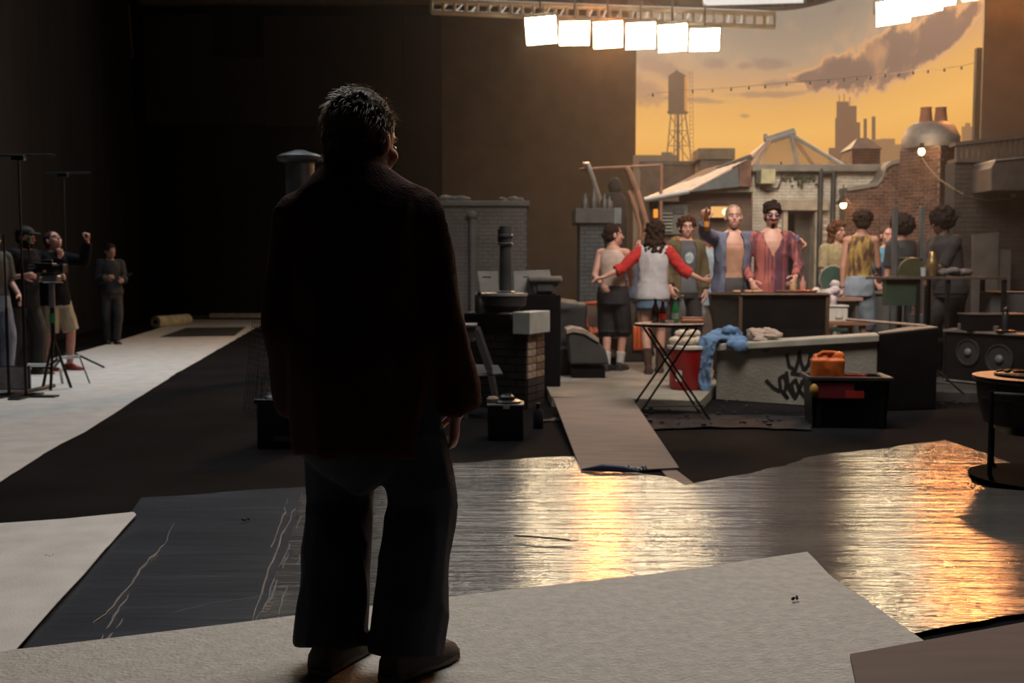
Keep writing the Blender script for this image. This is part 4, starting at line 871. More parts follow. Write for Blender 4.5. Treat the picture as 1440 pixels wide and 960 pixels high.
T = thing('hanging_cable', 'pale festoon cable sagging from the chimney bulb toward the right', 'cable', (0, 0, 0))
MB().tube([at(x, y, 13.6) for x, y in ((1297, 222), (1305, 235), (1322, 253), (1342, 266), (1360, 276), (1390, 282), (1425, 278), (1445, 270))], .010, 6).build('cable', mat('pale_cable', (.34, .25, .14), .6), T)
c = at(1425, 274, 13.5); MB().ell(c, (.035, .035, .04), seg=12).build('bulb', mat('clear_bulb', (.5, .47, .42), .2), T, smooth=True); MB().cyl(c+V((0, 0, .03)), c+V((0, 0, .1)), .02, seg=8).build('socket', m_pipe, T)
# posts
for (px, y0, Y, lab) in ((1259, 290, 11.9, 'short blue-grey post in front of the person in dark clothes'), (1297, 290, 12.4, 'blue-grey post in front of the brick chimney')):
    p = at(px, y0, Y); o = MB().box((p.x, Y, (p.z+Z0)/2), (.055, .055, p.z-Z0)).build('metal_post', mat('blue_grey_metal', (.07, .075, .08), .5), bevel=.004); tag(o, lab, 'post')
o = MB().cyl(at(1262, 364, 12.0), at(1332, 364, 12.6), .02, seg=8).build('post_rail', mat('blue_grey_metal', (.07, .075, .08), .5)); tag(o, 'low rail joining the two blue-grey posts', 'rail')

# ---- mushroom pipe at left
c = at(423, 300, 12.0); T = thing('mushroom_vent', 'tall grey vent pipe with a mushroom cap left of the man', 'vent', (c.x, 12.0, 0)); zt = wz(214, 12.0)
MB().cyl((0, 0, 0), (0, 0, zt-.05), .17, seg=24).build('pipe', mat('blue_grey_duct', (.06, .07, .08), .4, metal=.3), T, smooth=True)
MB().lathe([(.18, zt-.12), (.26, zt-.10), (.275, zt-.06), (.22, zt-.03), (.13, zt-.005), (.06, zt+.02), (.0, zt+.025)], seg=28).build('cap', mat('blue_grey_duct2', (.09, .105, .12), .35, metal=.3), T, smooth=True)
# ---- brick pedestal with drum and pipe
A = gr(657, 577); T = thing('brick_pedestal', 'black painted brick pedestal with a pale stone corner, behind the man at right', 'pedestal', (A.x-.02, A.y+.30, 0), -math.radians(24))
W1, W2, HH = .60, .40, .86
zb0 = 0
MB().box((W1/2, W2/2, .37), (W1-.02, W2-.02, .74)).build('core', m_mort_d, T)
def brick(sz, m, loc, par, rz=0):
    key = 'bk_%s_%.3f_%.3f' % (m.name, sz[0], sz[1])
    if key in bpy.data.meshes: me = bpy.data.meshes[key]
    else: me = MB().box((0, 0, 0), sz).mesh(key); me.name = key; me.materials.append(m)
    o = bpy.data.objects.new('brick', me); COL.objects.link(o); o.parent = par; o.location = loc; o.rotation_euler = (0, 0, rz); return o
m_bb = mat('black_brick', (.016, .016, .018), .7, var=.3); mixb = [mat('tan_brick_%d' % i, c, .85, var=.4, vs=14) for i, c in enumerate(((.20, .15, .10), (.11, .07, .05), (.28, .24, .19)))]
for r in range(11):
    z = .035+r*.067; n = 3
    for i in range(n+1):
        w_ = W1/n-.008; x = (i+.5)*W1/n-(W1/n/2 if r % 2 else 0)
        if r % 2 and i == 0: brick((w_/2, .02, .058), m_bb, (w_/4+.002, 0, z), T); continue
        if r % 2 and i == n: brick((w_/2-.004, .02, .058), m_bb, (W1-w_/4, 0, z), T); continue
        if i == n: continue
        brick((w_, .02+random.uniform(0, .006), .058), m_bb, (x, 0, z), T)
    for i in range(2):
        m_ = mixb[random.randrange(3)] if r > 3 else m_bb
        brick((.02+random.uniform(0, .008), W2/2-.01, .058), m_, (W1, (i+.5)*W2/2, z), T)
MB().box((W1*.5-.08, W2/2, .795), (W1-.14, W2+.06, .115)).build('black_capstone', m_blk, T, bevel=.006)
MB().box((W1-.03, W2/2-.01, .775), (.17, W2+.08, .20)).build('pale_capstone', m_pale, T, bevel=.008)
MB().box((W1*.5-.08, W2/2, .858), (W1-.16, W2+.02, .012)).build('pale_top', mat('pale_dusty_top', (.20, .20, .19), .8), T)
pz = .865
c = V((at(705, 430, 9.15).x, 9.15, 0))
T = thing('round_drum', 'shallow black metal drum with a pale rim on the brick pedestal', 'drum', (c.x, 9.15, pz))
MB().lathe([(.16, 0), (.17, .03), (.225, .06), (.235, .14), (.235, .16), (.20, .165), (.0, .165)], seg=32).build('drum_body', mat('dark_drum', (.035, .035, .036), .45, metal=.3), T, smooth=True)
MB().lathe([(.236, .145), (.243, .15), (.243, .172), (.215, .175), (.20, .168), (.2, .145)], seg=32).build('rim', mat('pale_rim', (.24, .235, .22), .5), T, smooth=True)
T = thing('flue_pipe', 'upright dark flue pipe with a flanged collar standing on the round drum', 'pipe', (c.x+.04, 9.17, pz+.165))
zt = wz(318, 9.15)-pz-.165
MB().lathe([(.085, 0), (.085, .02), (.062, .03), (.055, zt*.82), (.056, zt*.83)], seg=24).build('pipe', mat('slate_pipe', (.075, .085, .09), .4, metal=.3), T, smooth=True)
MB().lathe([(.056, zt*.72), (.072, zt*.73), (.072, zt*.745), (.06, zt*.76), (.062, zt*.83), (.072, zt*.84), (.072, zt*.87), (.06, zt*.88), (.060, zt)], seg=24).build('collar', mat('slate_pipe2', (.05, .055, .06), .5), T, smooth=True)
MB().box((-.062, -.02, zt*.86), (.02, .03, .12)).build('clamp', m_blkm, T, bevel=.003)
c = at(674, 440, 8.9); o = MB().lathe([(.038, 0), (.038, .10), (.014, .13), (.014, .165), (.018, .165), (.018, .185)], (0, 0, 0), 16).build('spray_bottle', m_blkp, smooth=True); o.location = (c.x, 8.92, pz); tag(o, 'small black bottle at the left front of the brick pedestal', 'bottle')
# pale louvre shutters behind
for i, (P_, lab) in enumerate((([(676, 413), (702, 413), (700, 381), (671, 381)], 'left pale louvred panel leaning behind the flue pipe'), ([(723, 413), (780, 412), (773, 379), (722, 381)], 'right pale louvred panel leaning behind the flue pipe'))):
    q = [at(x, y, 9.9 if k < 2 else 10.1) for k, (x, y) in enumerate(P_)]; q = [V((p.x, p.y, p.z)) for p in q]
    T = thing('louvred_panel', lab, 'panel', (0, 0, 0)); MB().prism([V((q[0].x, q[0].y, wz(414, 9.9)+.001)), V((q[1].x, q[1].y, wz(414, 9.9)+.001)), q[2], q[3]], (0, .03, 0)).build('board', mat('pale_panel', (.12, .116, .105), .7), T, bevel=.004)
    u = (q[2]-q[3])
    for k in range(2):
        a = q[3]+V((.25*u.x, -.045, -.06-.055*k)); MB().box(a+V((u.x*.22, -.005, 0)), (u.x*.4, .02, .014)).build('slot', mat('slot_dark', (.035, .035, .035), .8), T)
o = MB().box(((wx(668, 9.9)+wx(788, 9.9))/2, 10.05, (Z0+wz(414, 9.9))/2), (wx(788, 9.9)-wx(668, 9.9), .5, wz(414, 9.9)-Z0)).build('tall_black_crate', m_blk, bevel=.01); tag(o, 'tall black crate behind the brick pedestal under the leaning louvred panels', 'crate')
# urn planter
c = at(766, 425, 9.95); zq_ = wz(414, 9.9); T = thing('stone_planter', 'dark square planter with a thick pale rim beside the leaning panels', 'planter', (c.x, 9.95, zq_)); zt = wz(388, 9.95)-zq_
MB().hexa([V((-.11, -.11, 0)), V((.11, -.11, 0)), V((.11, .11, 0)), V((-.11, .11, 0))], [V((-.14, -.13, zt-.06)), V((.14, -.13, zt-.06)), V((.14, .13, zt-.06)), V((-.14, .13, zt-.06))]).build('pot', m_gry, T, bevel=.01)
MB().box((0, -.125, zt*.45), (.15, .02, zt*.5)).build('face_panel', mat('panel_dark_grey', (.05, .05, .05), .7), T); MB().box((0, 0, zt-.03), (.34, .32, .06)).build('rim', mat('worn_rim', (.15, .14, .125), .7), T, bevel=.02)  # face panel in a darker grey than the pot
# folding chair
c = gr(672, 594); T = thing('folding_chair', 'grey folding chair standing half hidden at the man\'s right elbow', 'chair', (c.x, c.y+.15, 0)); sc = lambda x, y: at(x, y, c.y+.15)-V((c.x, c.y+.15, 0))
m_ch = mat('grey_chair_metal', (.10, .102, .105), .5, var=.1)
q = [sc(x, y) for x, y in ((640, 530), (707, 524), (700, 517), (640, 515))]; q[2].y += .28; q[3].y += .28
MB().prism([q[0], q[1], q[2]+V((0, 0, .0)), q[3]], (0, 0, -.02)).build('seat', m_ch, T, bevel=.006)
def bar(a, b, w_, t_, nm): MB().prism([a+V((-w_/2, 0, 0)), a+V((w_/2, 0, 0)), b+V((w_/2, 0, 0)), b+V((-w_/2, 0, 0))], (0, t_, 0)).build(nm, m_ch, T, bevel=.004)
p1, p2, p3 = sc(668, 462), sc(688, 520), sc(701, 565); p3.z = max(p3.z, .005)
for dy in (0, .32):
    bar(p1+V((0, dy, 0)), p2+V((0, dy, 0)), .06, .025, 'frame'); bar(p2+V((0, dy, 0)), V((p3.x, dy, 0)), .05, .025, 'leg')
    bar(sc(655, 525)+V((0, dy, 0)), V((sc(655, 600).x, dy, 0)), .04, .025, 'leg'); 
MB().box(p1+V((-.06, .17, -.05)), (.10, .34, .13)).build('backrest', m_ch, T, bevel=.01); MB().box(p1+V((-.05, .17, .02)), (.12, .36, .025)).build('top_rail', m_ch, T, bevel=.005)
# small black box with turntable-like lid, cap
c = gr(711, 620); T = thing('black_box', 'black box on the floor with a round lens-like object on top', 'box', (c.x, c.y+.12, 0)); bw = .26
MB().box((0, 0, .125), (bw, .22, .25)).build('box_body', m_blkp, T, bevel=.008); MB().box((0, 0, .258), (bw+.01, .23, .016)).build('lid', mat('grey_tape_lid', (.16, .16, .155), .5), T, bevel=.004); MB().box((.005, -.117, .245), (.05, .004, .022)).build('label', mat('white_label', (.5, .5, .5), .6), T)
T2 = thing('round_lens', 'round black lens-shaped object lying on the black box', 'lens', (c.x+.01, c.y+.12, .267)); MB().lathe([(.10, 0), (.105, .012), (.09, .02), (.06, .022), (.055, .045), (.035, .06), (.0, .062)], seg=26).build('body', m_blkp, T2, smooth=True); MB().lathe([(.032, .06), (.034, .064), (.0, .068)], seg=20).build('glass', mat('lens_glass', (.03, .03, .035), .1, spec=1), T2, smooth=True)
o = MB().lathe([(.045, 0), (.045, .03), (.03, .045), (0, .048)], (0, 0, 0), 18).build('tape_roll', mat('beige_tape', (.22, .17, .12), .7), smooth=True); o.location = (c.x-.095, c.y+.1, .268); tag(o, 'small beige roll at the left edge of the black box', 'tape')
c = gr(757, 602); T = thing('black_bottle', 'black flask bottle standing on the floor beside the black box', 'bottle', (c.x, c.y, 0)); MB().lathe([(.038, 0), (.04, .01), (.04, .13), (.02, .155), (.018, .165)], seg=18).build('body', m_blkp, T, smooth=True); MB().cyl((0, 0, .163), (0, 0, .20), .02, seg=14).build('cap', m_blkp, T, smooth=True)
cb = MB(); rnd = random.Random(2); g0 = gr(775, 592); ppts = [g0+V((rnd.uniform(-.12, .12), rnd.uniform(-.12, .12), .012)) for _ in range(9)]
o = cb.tube(ppts, .010, 6).build('cable_tangle', mat('grey_cable', (.06, .055, .05), .6), smooth=True); tag(o, 'small tangle of cable on the floor by the ramp', 'cable')
# wire panels and left crate
c = gr(345, 583); T = thing('wire_crate', 'folded black wire cage panels leaning at the man\'s left', 'cage', (0, 0, 0))
wm = MB()
def grid(a, b, c_, d_, nx, ny):
    for i in range(nx+1): wm.cyl(a.lerp(b, i/nx), d_.lerp(c_, i/nx), .0028, seg=5)
    for i in range(ny+1): wm.cyl(a.lerp(d_, i/ny), b.lerp(c_, i/ny), .0028, seg=5)
Yw_ = c.y
a1, b1 = V((c.x-.02, Yw_, .02)), V((c.x+.20, Yw_-.25, .02)); grid(a1, b1, b1+V((.04, .18, .76)), a1+V((.05, .18, .78)), 7, 16)
a1, b1 = V((c.x+.06, Yw_+.1, .02)), V((c.x+.42, Yw_+.12, .02)); grid(a1, b1, b1+V((.0, .12, .78)), a1+V((.04, .12, .79)), 8, 16)
wm.build('wire_mesh', mat('dark_wire', (.035, .035, .036), .4, metal=.5), T, stuff=True)
c = gr(395, 632); T = thing('storage_crate', 'black plastic crate of odds and ends on the floor left of the man', 'crate', (c.x+.0, c.y+.22, 0))
cw, cdp, chh = .33, .36, .33
for nm, cc, ss in (('side_panel', (0, -cdp/2, chh/2), (cw, .015, chh)), ('side_panel', (0, cdp/2, chh/2), (cw, .015, chh)), ('side_panel', (-cw/2, 0, chh/2), (.015, cdp, chh)), ('side_panel', (cw/2, 0, chh/2), (.015, cdp, chh)), ('base', (0, 0, .01), (cw, cdp, .02))): MB().box(cc, ss).build(nm, m_blkp, T, bevel=.004)
for y in (-cdp/2-.008, cdp/2+.008): MB().box((0, y, chh), (cw+.05, .02, .03)).build('rim', m_blkp, T, bevel=.004)
MB().box((.02, -cdp/2-.010, .07), (.16, .006, .035)).build('handle_slot', mat('handle_grey', (.08, .08, .08), .5), T)
rnd = random.Random(5); jm = MB()
for i in range(26): jm.ell((rnd.uniform(-.13, .13), rnd.uniform(-.15, .15), rnd.uniform(.24, .34)), [rnd.uniform(.02, .05) for _ in range(3)], seg=8, nr=5)
jm.build('crate_contents', mat('dull_plastic_bits', (.04, .042, .05), .4, var=.6), T, stuff=True)
# ---- sofa (black covered) + orange armchair + hood
Ys = 11.2
T = thing('black_sofa', 'black cloth-covered sofa behind the brick pedestal', 'sofa', (0, 0, 0)); xs0, xs1 = wx(745, Ys), wx(826, Ys); zs = wz(428, Ys)
s_ = MB(); s_.box(((xs0+xs1)/2, Ys+.3, (Z0+zs)/2), (xs1-xs0, .5, zs-Z0)); s_.ell(((xs0+xs1)/2, Ys+.3, zs-.04), ((xs1-xs0)*.53, .3, .09)); s_.box(((xs0+xs1)/2+.06, Ys-.0, Z0+.15), (xs1-xs0-.1, .5, .3))
me_ = remesh(s_, .022, 4); ruffle(me_, .025, (5, 5, 2.5), 4); link('cover', me_, mat('black_cover_cloth', (.025, .025, .026), .7, bump=.2), T)
T = thing('orange_armchair', 'orange-edged brown armchair with a ribbed orange seat behind the tank-top person', 'armchair', (0, 0, 0)); m_or = mat('orange_vinyl', (.62, .13, .035), .5, var=.15); m_brn = mat('brown_cushion', (.11, .07, .05), .8, var=.15)
Yo = 12.2; q = [at(824, 462, Yo-.2), at(868, 462, Yo-.2), at(862, 426, Yo+.15), at(820, 428, Yo+.15)]
MB().prism(q, (0, .10, 0)).build('back_cushion', m_brn, T, bevel=.02)
MB().tube([q[0], q[3], q[3].lerp(q[2], .5), q[2], q[1]], .035, 8).build('back_piping', m_or, T, smooth=True)
q0, q1 = at(832, 468, Yo-.35), at(872, 468, Yo-.35)
for i in range(7):
    p_ = q0.lerp(q1, i/6); MB().cap(p_+V((0, .3, .05)), p_+V((0, -.12, -.01)), .036, .036).build('seat_rib', m_or, T, smooth=True)
MB().box((q0.lerp(q1, .5)+V((0, .05, -.16))), (.46, .5, .24)).build('seat_base', m_brn, T, bevel=.02); MB().box((q0.lerp(q1, .5).x, Yo-.3, (Z0+q0.z-.28)/2), (.40, .4, max(q0.z-.28-Z0, .05))).build('base', m_blk, T)
T = thing('box_stool', 'brown box seat with orange ribs behind the dancing person\'s legs', 'seat', (0, 0, 0)); Yo2 = 12.6
q0, q1 = at(893, 500, Yo2), at(903, 462, Yo2)
MB().box((wx(890, Yo2), Yo2+.2, (Z0+wz(458, Yo2))/2), (.42, .4, wz(458, Yo2)-Z0)).build('seat_body', mat('dark_brown_box', (.04, .028, .022), .7), T, bevel=.02)
for i in range(5): MB().cap((wx(893+i*5, Yo2), Yo2-.03, wz(490, Yo2)), (wx(893+i*5, Yo2), Yo2-.03, wz(460, Yo2)), .025, .025).build('rib', m_or, T, smooth=True)
# curved hood
Yh = 10.6; T = thing('curved_vent_hood', 'quarter-round grey vent hood on the deck in front of the black sofa', 'vent', (0, 0, 0))
prof = [(802, 512), (798, 466), (806, 464), (822, 468), (840, 478), (852, 492), (857, 512)]
pp = [at(x, y, Yh) for x, y in prof]; MB().prism(pp, (0, .5, 0)).build('hood', mat('dark_grey_render', (.042, .043, .043), .8, var=.2), T, bevel=.02)
MB().rings([[c_+V((0, y, z)) for y, z in ((-.02, -.01), (-.02, .035), (.52, .035), (.52, -.01))] for c_ in [at(x, y, Yh) for x, y in ((797, 468), (806, 465), (822, 468), (842, 480))]]).build('top_lip', mat('worn_pink_edge', (.32, .25, .20), .7), T)
MB().box((at(828, 515, Yh).x, Yh+.25, Z0+.05), (.36, .44, .10)).build('base', m_blk, T)
# ---- bistro table
YT = 8.35; ct = at(941, 456, YT); T = thing('bistro_table', 'round folding bistro table with crossed black legs holding bottles', 'table', (ct.x, YT, 0)); tz = ct.z
MB().lathe([(0, tz-.012), (.28, tz-.012), (.285, tz-.006), (.285, tz+.01), (.27, tz+.012), (0, tz+.012)], seg=40).build('tabletop', mat('worn_pink_top', (.26, .18, .155), .75, var=.2), T, smooth=True)
MB().lathe([(.284, tz-.014), (.291, tz-.01), (.291, tz+.006), (.284, tz+.01)], seg=40, close=False).build('table_rim', m_blkm, T)
for y, zf in ((-.20, .0), (.20, Z0)):
    zf2 = 0 if YT+y < 8.75 else Z0
    for s_ in (-1, 1): MB().tube([(s_*.20, y*.9, tz-.02), (-s_*.31, y*1.2, zf2+.008)], .0095, 8).build('leg', m_blkm, T)
for y in (-.2,): MB().cyl((-.25, y*1.15, .13), (.25, y*1.15, .13), .006, seg=6).build('stretcher', m_blkm, T); 
for s_ in (-1, 1): MB().cyl((s_*.27, -.23, .06), (s_*.27, .23, .06), .006, seg=6).build('stretcher', m_blkm, T)
tz += .012
def bottle(lab, dx, dy, r, h, m, neck, capm, liquid=None, lm=None, base=None, group=None):
    base = base or (ct.x, YT, tz); T = thing('bottle', lab, 'bottle', (base[0]+dx, base[1]+dy, base[2]), 0, group)
    MB().lathe([(r*.9, 0), (r, .01), (r, h*.42), (r*.95, h*.55), (neck*1.3, h*.75), (neck, h*.84), (neck, h*.95)], seg=20).build('glass', m, T, smooth=True)
    MB().cyl((0, 0, h*.95), (0, 0, h), neck*1.25, seg=12).build('cap', capm, T)
    if lm: MB().lathe([(r*1.01, h*.18), (r*1.015, h*.19), (r*1.015, h*.40), (r*1.01, h*.41)], seg=20, close=False).build('label', lm, T)
    return T
m_cola = mat('dark_cola_glass', (.03, .012, .008), .08, spec=1, var=.1); m_red = mat('red_plastic', (.45, .02, .015), .35, var=.1); m_grn = mat('green_glass', (.03, .22, .07), .08, spec=1, var=.1); m_clr = mat('clear_glass', (.30, .32, .31), .06, spec=1, alpha=.6, var=.05); m_amb = mat('amber_glass', (.10, .035, .008), .08, spec=1)
bottle('cola bottle with a white cap, leftmost on the bistro table', -.112, .03, .034, .21, m_cola, .012, m_wht, group='bottles on the bistro table')
bottle('cola bottle with a red cap and neck, second on the bistro table', -.058, -.02, .028, .19, m_cola, .012, m_red, lm=m_red, group='bottles on the bistro table')
bottle('green glass bottle on the bistro table', .043, -.04, .029, .21, m_grn, .011, m_wht, lm=mat('pale_label', (.3, .38, .3), .6), group='bottles on the bistro table')
bottle('clear glass bottle, rightmost on the bistro table', .11, .02, .031, .235, m_clr, .012, m_wht, group='bottles on the bistro table')
o = MB().lathe([(.035, 0), (.04, .022), (.034, .022), (.03, .006), (0, .006)], seg=18).build('small_dish', m_wht, smooth=True); o.location = (ct.x-.005, YT-.05, tz); tag(o, 'small white dish between the bottles on the bistro table', 'dish')
T = thing('hot_dog', 'hot dog in a bun at the right side of the bistro table', 'food', (ct.x+.19, YT-.02, tz)); m_bun = mat('toasted_bun', (.50, .27, .13), .7, var=.2, vs=20); MB().cap((-.075, 0, .022), (.075, 0, .022), .022, .022).build('bun', m_bun, T, smooth=True); MB().cap((-.085, -.005, .04), (.085, -.005, .04), .012, .012).build('sausage', mat('sausage_red', (.25, .05, .025), .4), T, smooth=True)
# ---- red cooler barrel with bun bags
YR = 9.40; cr0 = at(969, 560, YR); T = thing('red_cooler', 'red cylindrical cooler with a white emblem under the bistro table', 'cooler', (wx(973, YR), YR+.22, Z0)); zr = wz(488, YR)-Z0
MB().lathe([(.15, 0), (.165, .02), (.175, zr*.9), (.18, zr*.93)], seg=28).build('tub', mat('red_paint', (.36, .008, .008), .4, var=.1), T, smooth=True); MB().lathe([(.182, zr*.93), (.19, zr*.94), (.19, zr), (.165, zr+.004), (0, zr+.004)], seg=28).build('rim', m_wht, T, smooth=True)
MB().lathe([(.17, .0), (.172, .03), (.172, .07)], seg=28, close=False)
MB().hexa([V((-.13, -.14, .09)), V((-.075, -.165, .09)), V((-.075, -.16, .10)), V((-.13, -.13, .10))], [V((-.12, -.145, .20)), V((-.075, -.172, .19)), V((-.075, -.16, .19)), V((-.12, -.13, .20))]).build('emblem', m_wht, T)
T = thing('bread_bags', 'heaped white bags of bread rolls on the red cooler', 'bread', (wx(973, YR), YR+.22, Z0+zr+.004)); rnd = random.Random(8)
for i in range(7):
    x, y, z = ((-.11, -.03, .045), (.0, -.06, .045), (.10, -.02, .045), (-.06, .07, .05), (.06, .07, .05), (-.05, 0, .11), (.06, .0, .11))[i]
    b_ = MB().ell((x, y, z), (.075, .05, .042)); me_ = remesh(b_, .010, 1); ruffle(me_, .006, (30, 30, 30), i); link('bread_bag', me_, mat('cream_bread_bag', (.52, .44, .33), .5, var=.15, vs=15), T)
# ---- graffiti parapet
pa = gr(1003, 560); pb_ = gr(1160, 566); dirp = (pb_-pa).normalized(); PB = gr(1284, 590)
YA_, = (pa.y,)
pl, pr_ = V((pa.x, 9.55, 0)), V((wx(1236, 8.75), 8.75, 0)); zl, zr_ = at(1003, 484, 9.5).z, at(1236, 470, 8.72).z
T = thing('graffiti_parapet', 'low pale rendered parapet with black graffiti in front of the grill', 'wall', (0, 0, 0)); m_par = mat('pale_render', (.24, .235, .20), .85, var=.2, vs=3, bump=.2)
bk = V((.10, .26, 0)); uu = (pr_-pl).normalized(); nn = V((uu.y, -uu.x, 0))
MB().hexa([pl, pr_, pr_+bk, pl+bk], [pl+V((0, 0, zl-.07)), pr_+V((0, 0, zr_-.07)), pr_+bk+V((0, 0, zr_-.07)), pl+bk+V((0, 0, zl-.07))]).build('wall_body', m_par, T, bevel=.01)
MB().hexa([pl+V((-.04, -.04, zl-.07)), pr_+V((0, -.04, zr_-.07)), pr_+bk+V((0, .04, zr_-.07)), pl+bk+V((-.04, .04, zl-.07))], [pl+V((-.04, -.04, zl)), pr_+V((0, -.04, zr_)), pr_+bk+V((0, .04, zr_)), pl+bk+V((-.04, .04, zl))]).build('coping', mat('pale_coping', (.33, .32, .27), .8, var=.2, vs=4), T, bevel=.012)
def onwall(px, py):  # point of the wall face seen at a photo position
    d = ray(px, py); t = (pl-V((0, 0, CAMZ))).dot(nn)/d.dot(nn); return V((0, 0, CAMZ))+d*t
m_spray = mat('black_spray_paint', (.008, .008, .008), .6)
def stroke(pts, w_=.014):
    P_ = [onwall(x, y) for x, y in pts]; Q = []
    for a, b_ in zip(P_, P_[1:]): Q += [a.lerp(b_, t/4) for t in range(4)]
    Q.append(P_[-1]); R = []
    for i, p in enumerate(Q):
        d_ = (Q[min(i+1, len(Q)-1)]-Q[max(i-1, 0)]).normalized(); s__ = d_.cross(nn).normalized()*w_
        R.append([p-s__-nn*.003, p+s__-nn*.003, p+s__+nn*.004, p-s__+nn*.004])
    MB().rings(R).build('graffiti_stroke', m_spray, T)
for L_ in ([(1106, 497), (1110, 515), (1119, 520), (1123, 505), (1124, 493), (1126, 508), (1131, 521), (1137, 512), (1140, 497)], [(1112, 524), (1124, 526), (1136, 525)], [(1077, 534), (1088, 545), (1097, 550)],
           [(1108, 560), (1098, 548), (1096, 532), (1103, 527), (1106, 540), (1103, 552), (1108, 560)], [(1106, 522), (1109, 545), (1118, 560), (1124, 548), (1119, 533), (1113, 540), (1117, 555)], [(1129, 534), (1124, 548), (1131, 557), (1140, 556)], [(1143, 515), (1141, 530), (1131, 532), (1133, 545), (1143, 552)]): stroke(L_, .016)
kn = MB(); P_ = onwall(1077, 488); kn.tube([P_+nn*.02+V((math.cos(t)*.035, 0, math.sin(t)*.04)) for t in [i*.6 for i in range(11)]], .008, 6); kn.build('hung_ring', m_pipe, T, smooth=True)
# black flat end of the parapet
be = V((wx(1318, 8.9), 8.95, 0)); T = thing('black_end_block', 'black-painted block closing the right end of the graffiti parapet', 'block', (0, 0, 0)); q0, q1, q2, q3 = pr_+V((.002, -.0, 0)), V((be.x, 8.85, 0)), V((be.x+.05, 9.35, 0)), pr_+bk+V((.002, 0, 0))
z0_, z1_ = zr_-.01, at(1318, 462, 8.85).z
MB().hexa([q0, q1, q2, q3], [q0+V((0, 0, z0_)), q1+V((0, 0, z1_)), q2+V((0, 0, z1_)), q3+V((0, 0, z0_))]).build('block_body', m_blk, T, bevel=.01)
MB().prism([q0+V((0, 0, z0_+.004)), q1+V((0, 0, z1_+.004)), q2+V((0, 0, z1_+.004)), q3+V((0, 0, z0_+.004))], (0, 0, .012)).build('top_board', mat('dusty_top_board', (.17, .145, .12), .8), T)
# clothes on the parapet
m_den = mat('blue_denim', (.10, .19, .33), .85, var=.3, vs=14, bump=.3, bs=200); m_bei = mat('beige_cloth', (.33, .26, .21), .85, var=.15)
def wallpt(px, py, off=0, up=0): return onwall(px, py)+nn*off+V((0, 0, up))
def cloth(path, widths, name, m, lab, extra=(), seed=0, th=.026, fold=.03):
    """a strip of cloth laid along path; each row is wrinkled across its width"""
    m_ = MB(); P_ = []; Wd = []
    for k in range(len(path)-1):
        for t in range(5): P_.append(path[k].lerp(path[k+1], t/5)); Wd.append(widths[k]+(widths[k+1]-widths[k])*t/5)
    P_.append(path[-1]); Wd.append(widths[-1]); R = []; n = 18
    for k, p in enumerate(P_):
        d_ = (P_[min(k+1, len(P_)-1)]-P_[max(k-1, 0)]).normalized(); sdv = (uu-d_*uu.dot(d_)).normalized(); nv = sdv.cross(d_)
        if nv.dot(nn) < 0 and abs(nv.z) < .5: nv = -nv
        if nv.z < -.3: nv = -nv
        O = []; I = []
        for i in range(n):
            x = (i/(n-1)-.5)*Wd[k]; f_ = fold*(.5+noise.noise(V((i*.42+seed, k*.13, seed*2))))+fold*.5*noise.noise(V((i*.9, k*.4+seed, 4)))
            e_ = 1-abs(i/(n-1)-.5)**4*6; O.append(p+sdv*(x+.012*noise.noise(V((k*.5, i, seed))))+nv*(f_+th*max(e_, .4))); I.append(p+sdv*x+nv*(f_*.7-.004))
        R.append(O+list(reversed(I)))
    m_.rings(R)
    for e_ in extra: m_.ell(*e_)
    me_ = remesh(m_, .009, 1); ruffle(me_, .009, (16, 16, 12), seed, .003); o = link(name, me_, m); tag(o, lab, 'jacket' if 'jacket' in name else 'clothing'); return o
wp = wallpt
top0 = zl+.0
def tp(px, back): p = onwall(px, 484)-nn*back; f_ = (p-pl).dot(uu)/(pr_-pl).length; p.z = zl+(zr_-zl)*f_; return p
cloth([tp(1030, .20)+V((0, 0, .03)), tp(1016, .12)+V((0, 0, .09)), tp(1006, .03)+V((0, 0, .05)), wp(1002, 478, .09), wp(996, 500, .10), wp(995, 524, .11), wp(1000, 550, .11)], [.14, .24, .24, .20, .17, .15, .10], 'denim_jacket', m_den, 'blue denim jacket draped over the left end of the graffiti parapet',
      extra=[(tp(1018, .12)+V((0, 0, .06)), (.12, .10, .08)), (tp(1022, .06)+V((0, 0, .12)), (.07, .06, .05)), (tp(1036, .02)+V((0, 0, .02)), (.10, .08, .05)), (wp(1046, 488, .05), (.08, .04, .07)), (wp(1034, 484, .05), (.07, .04, .05))], seed=3)
cloth([tp(1048, .20)+V((0, 0, .06)), tp(1060, .14)+V((0, 0, .07)), tp(1076, .10)+V((0, 0, .04)), tp(1094, .06)+V((0, 0, .015))], [.16, .20, .18, .10], 'beige_shirt', m_bei, 'crumpled beige cloth beside the denim jacket on the parapet', extra=[(tp(1056, .14)+V((0, 0, .05)), (.09, .08, .07)), (tp(1072, .04)+V((0, 0, .01)), (.10, .05, .035))], seed=6)
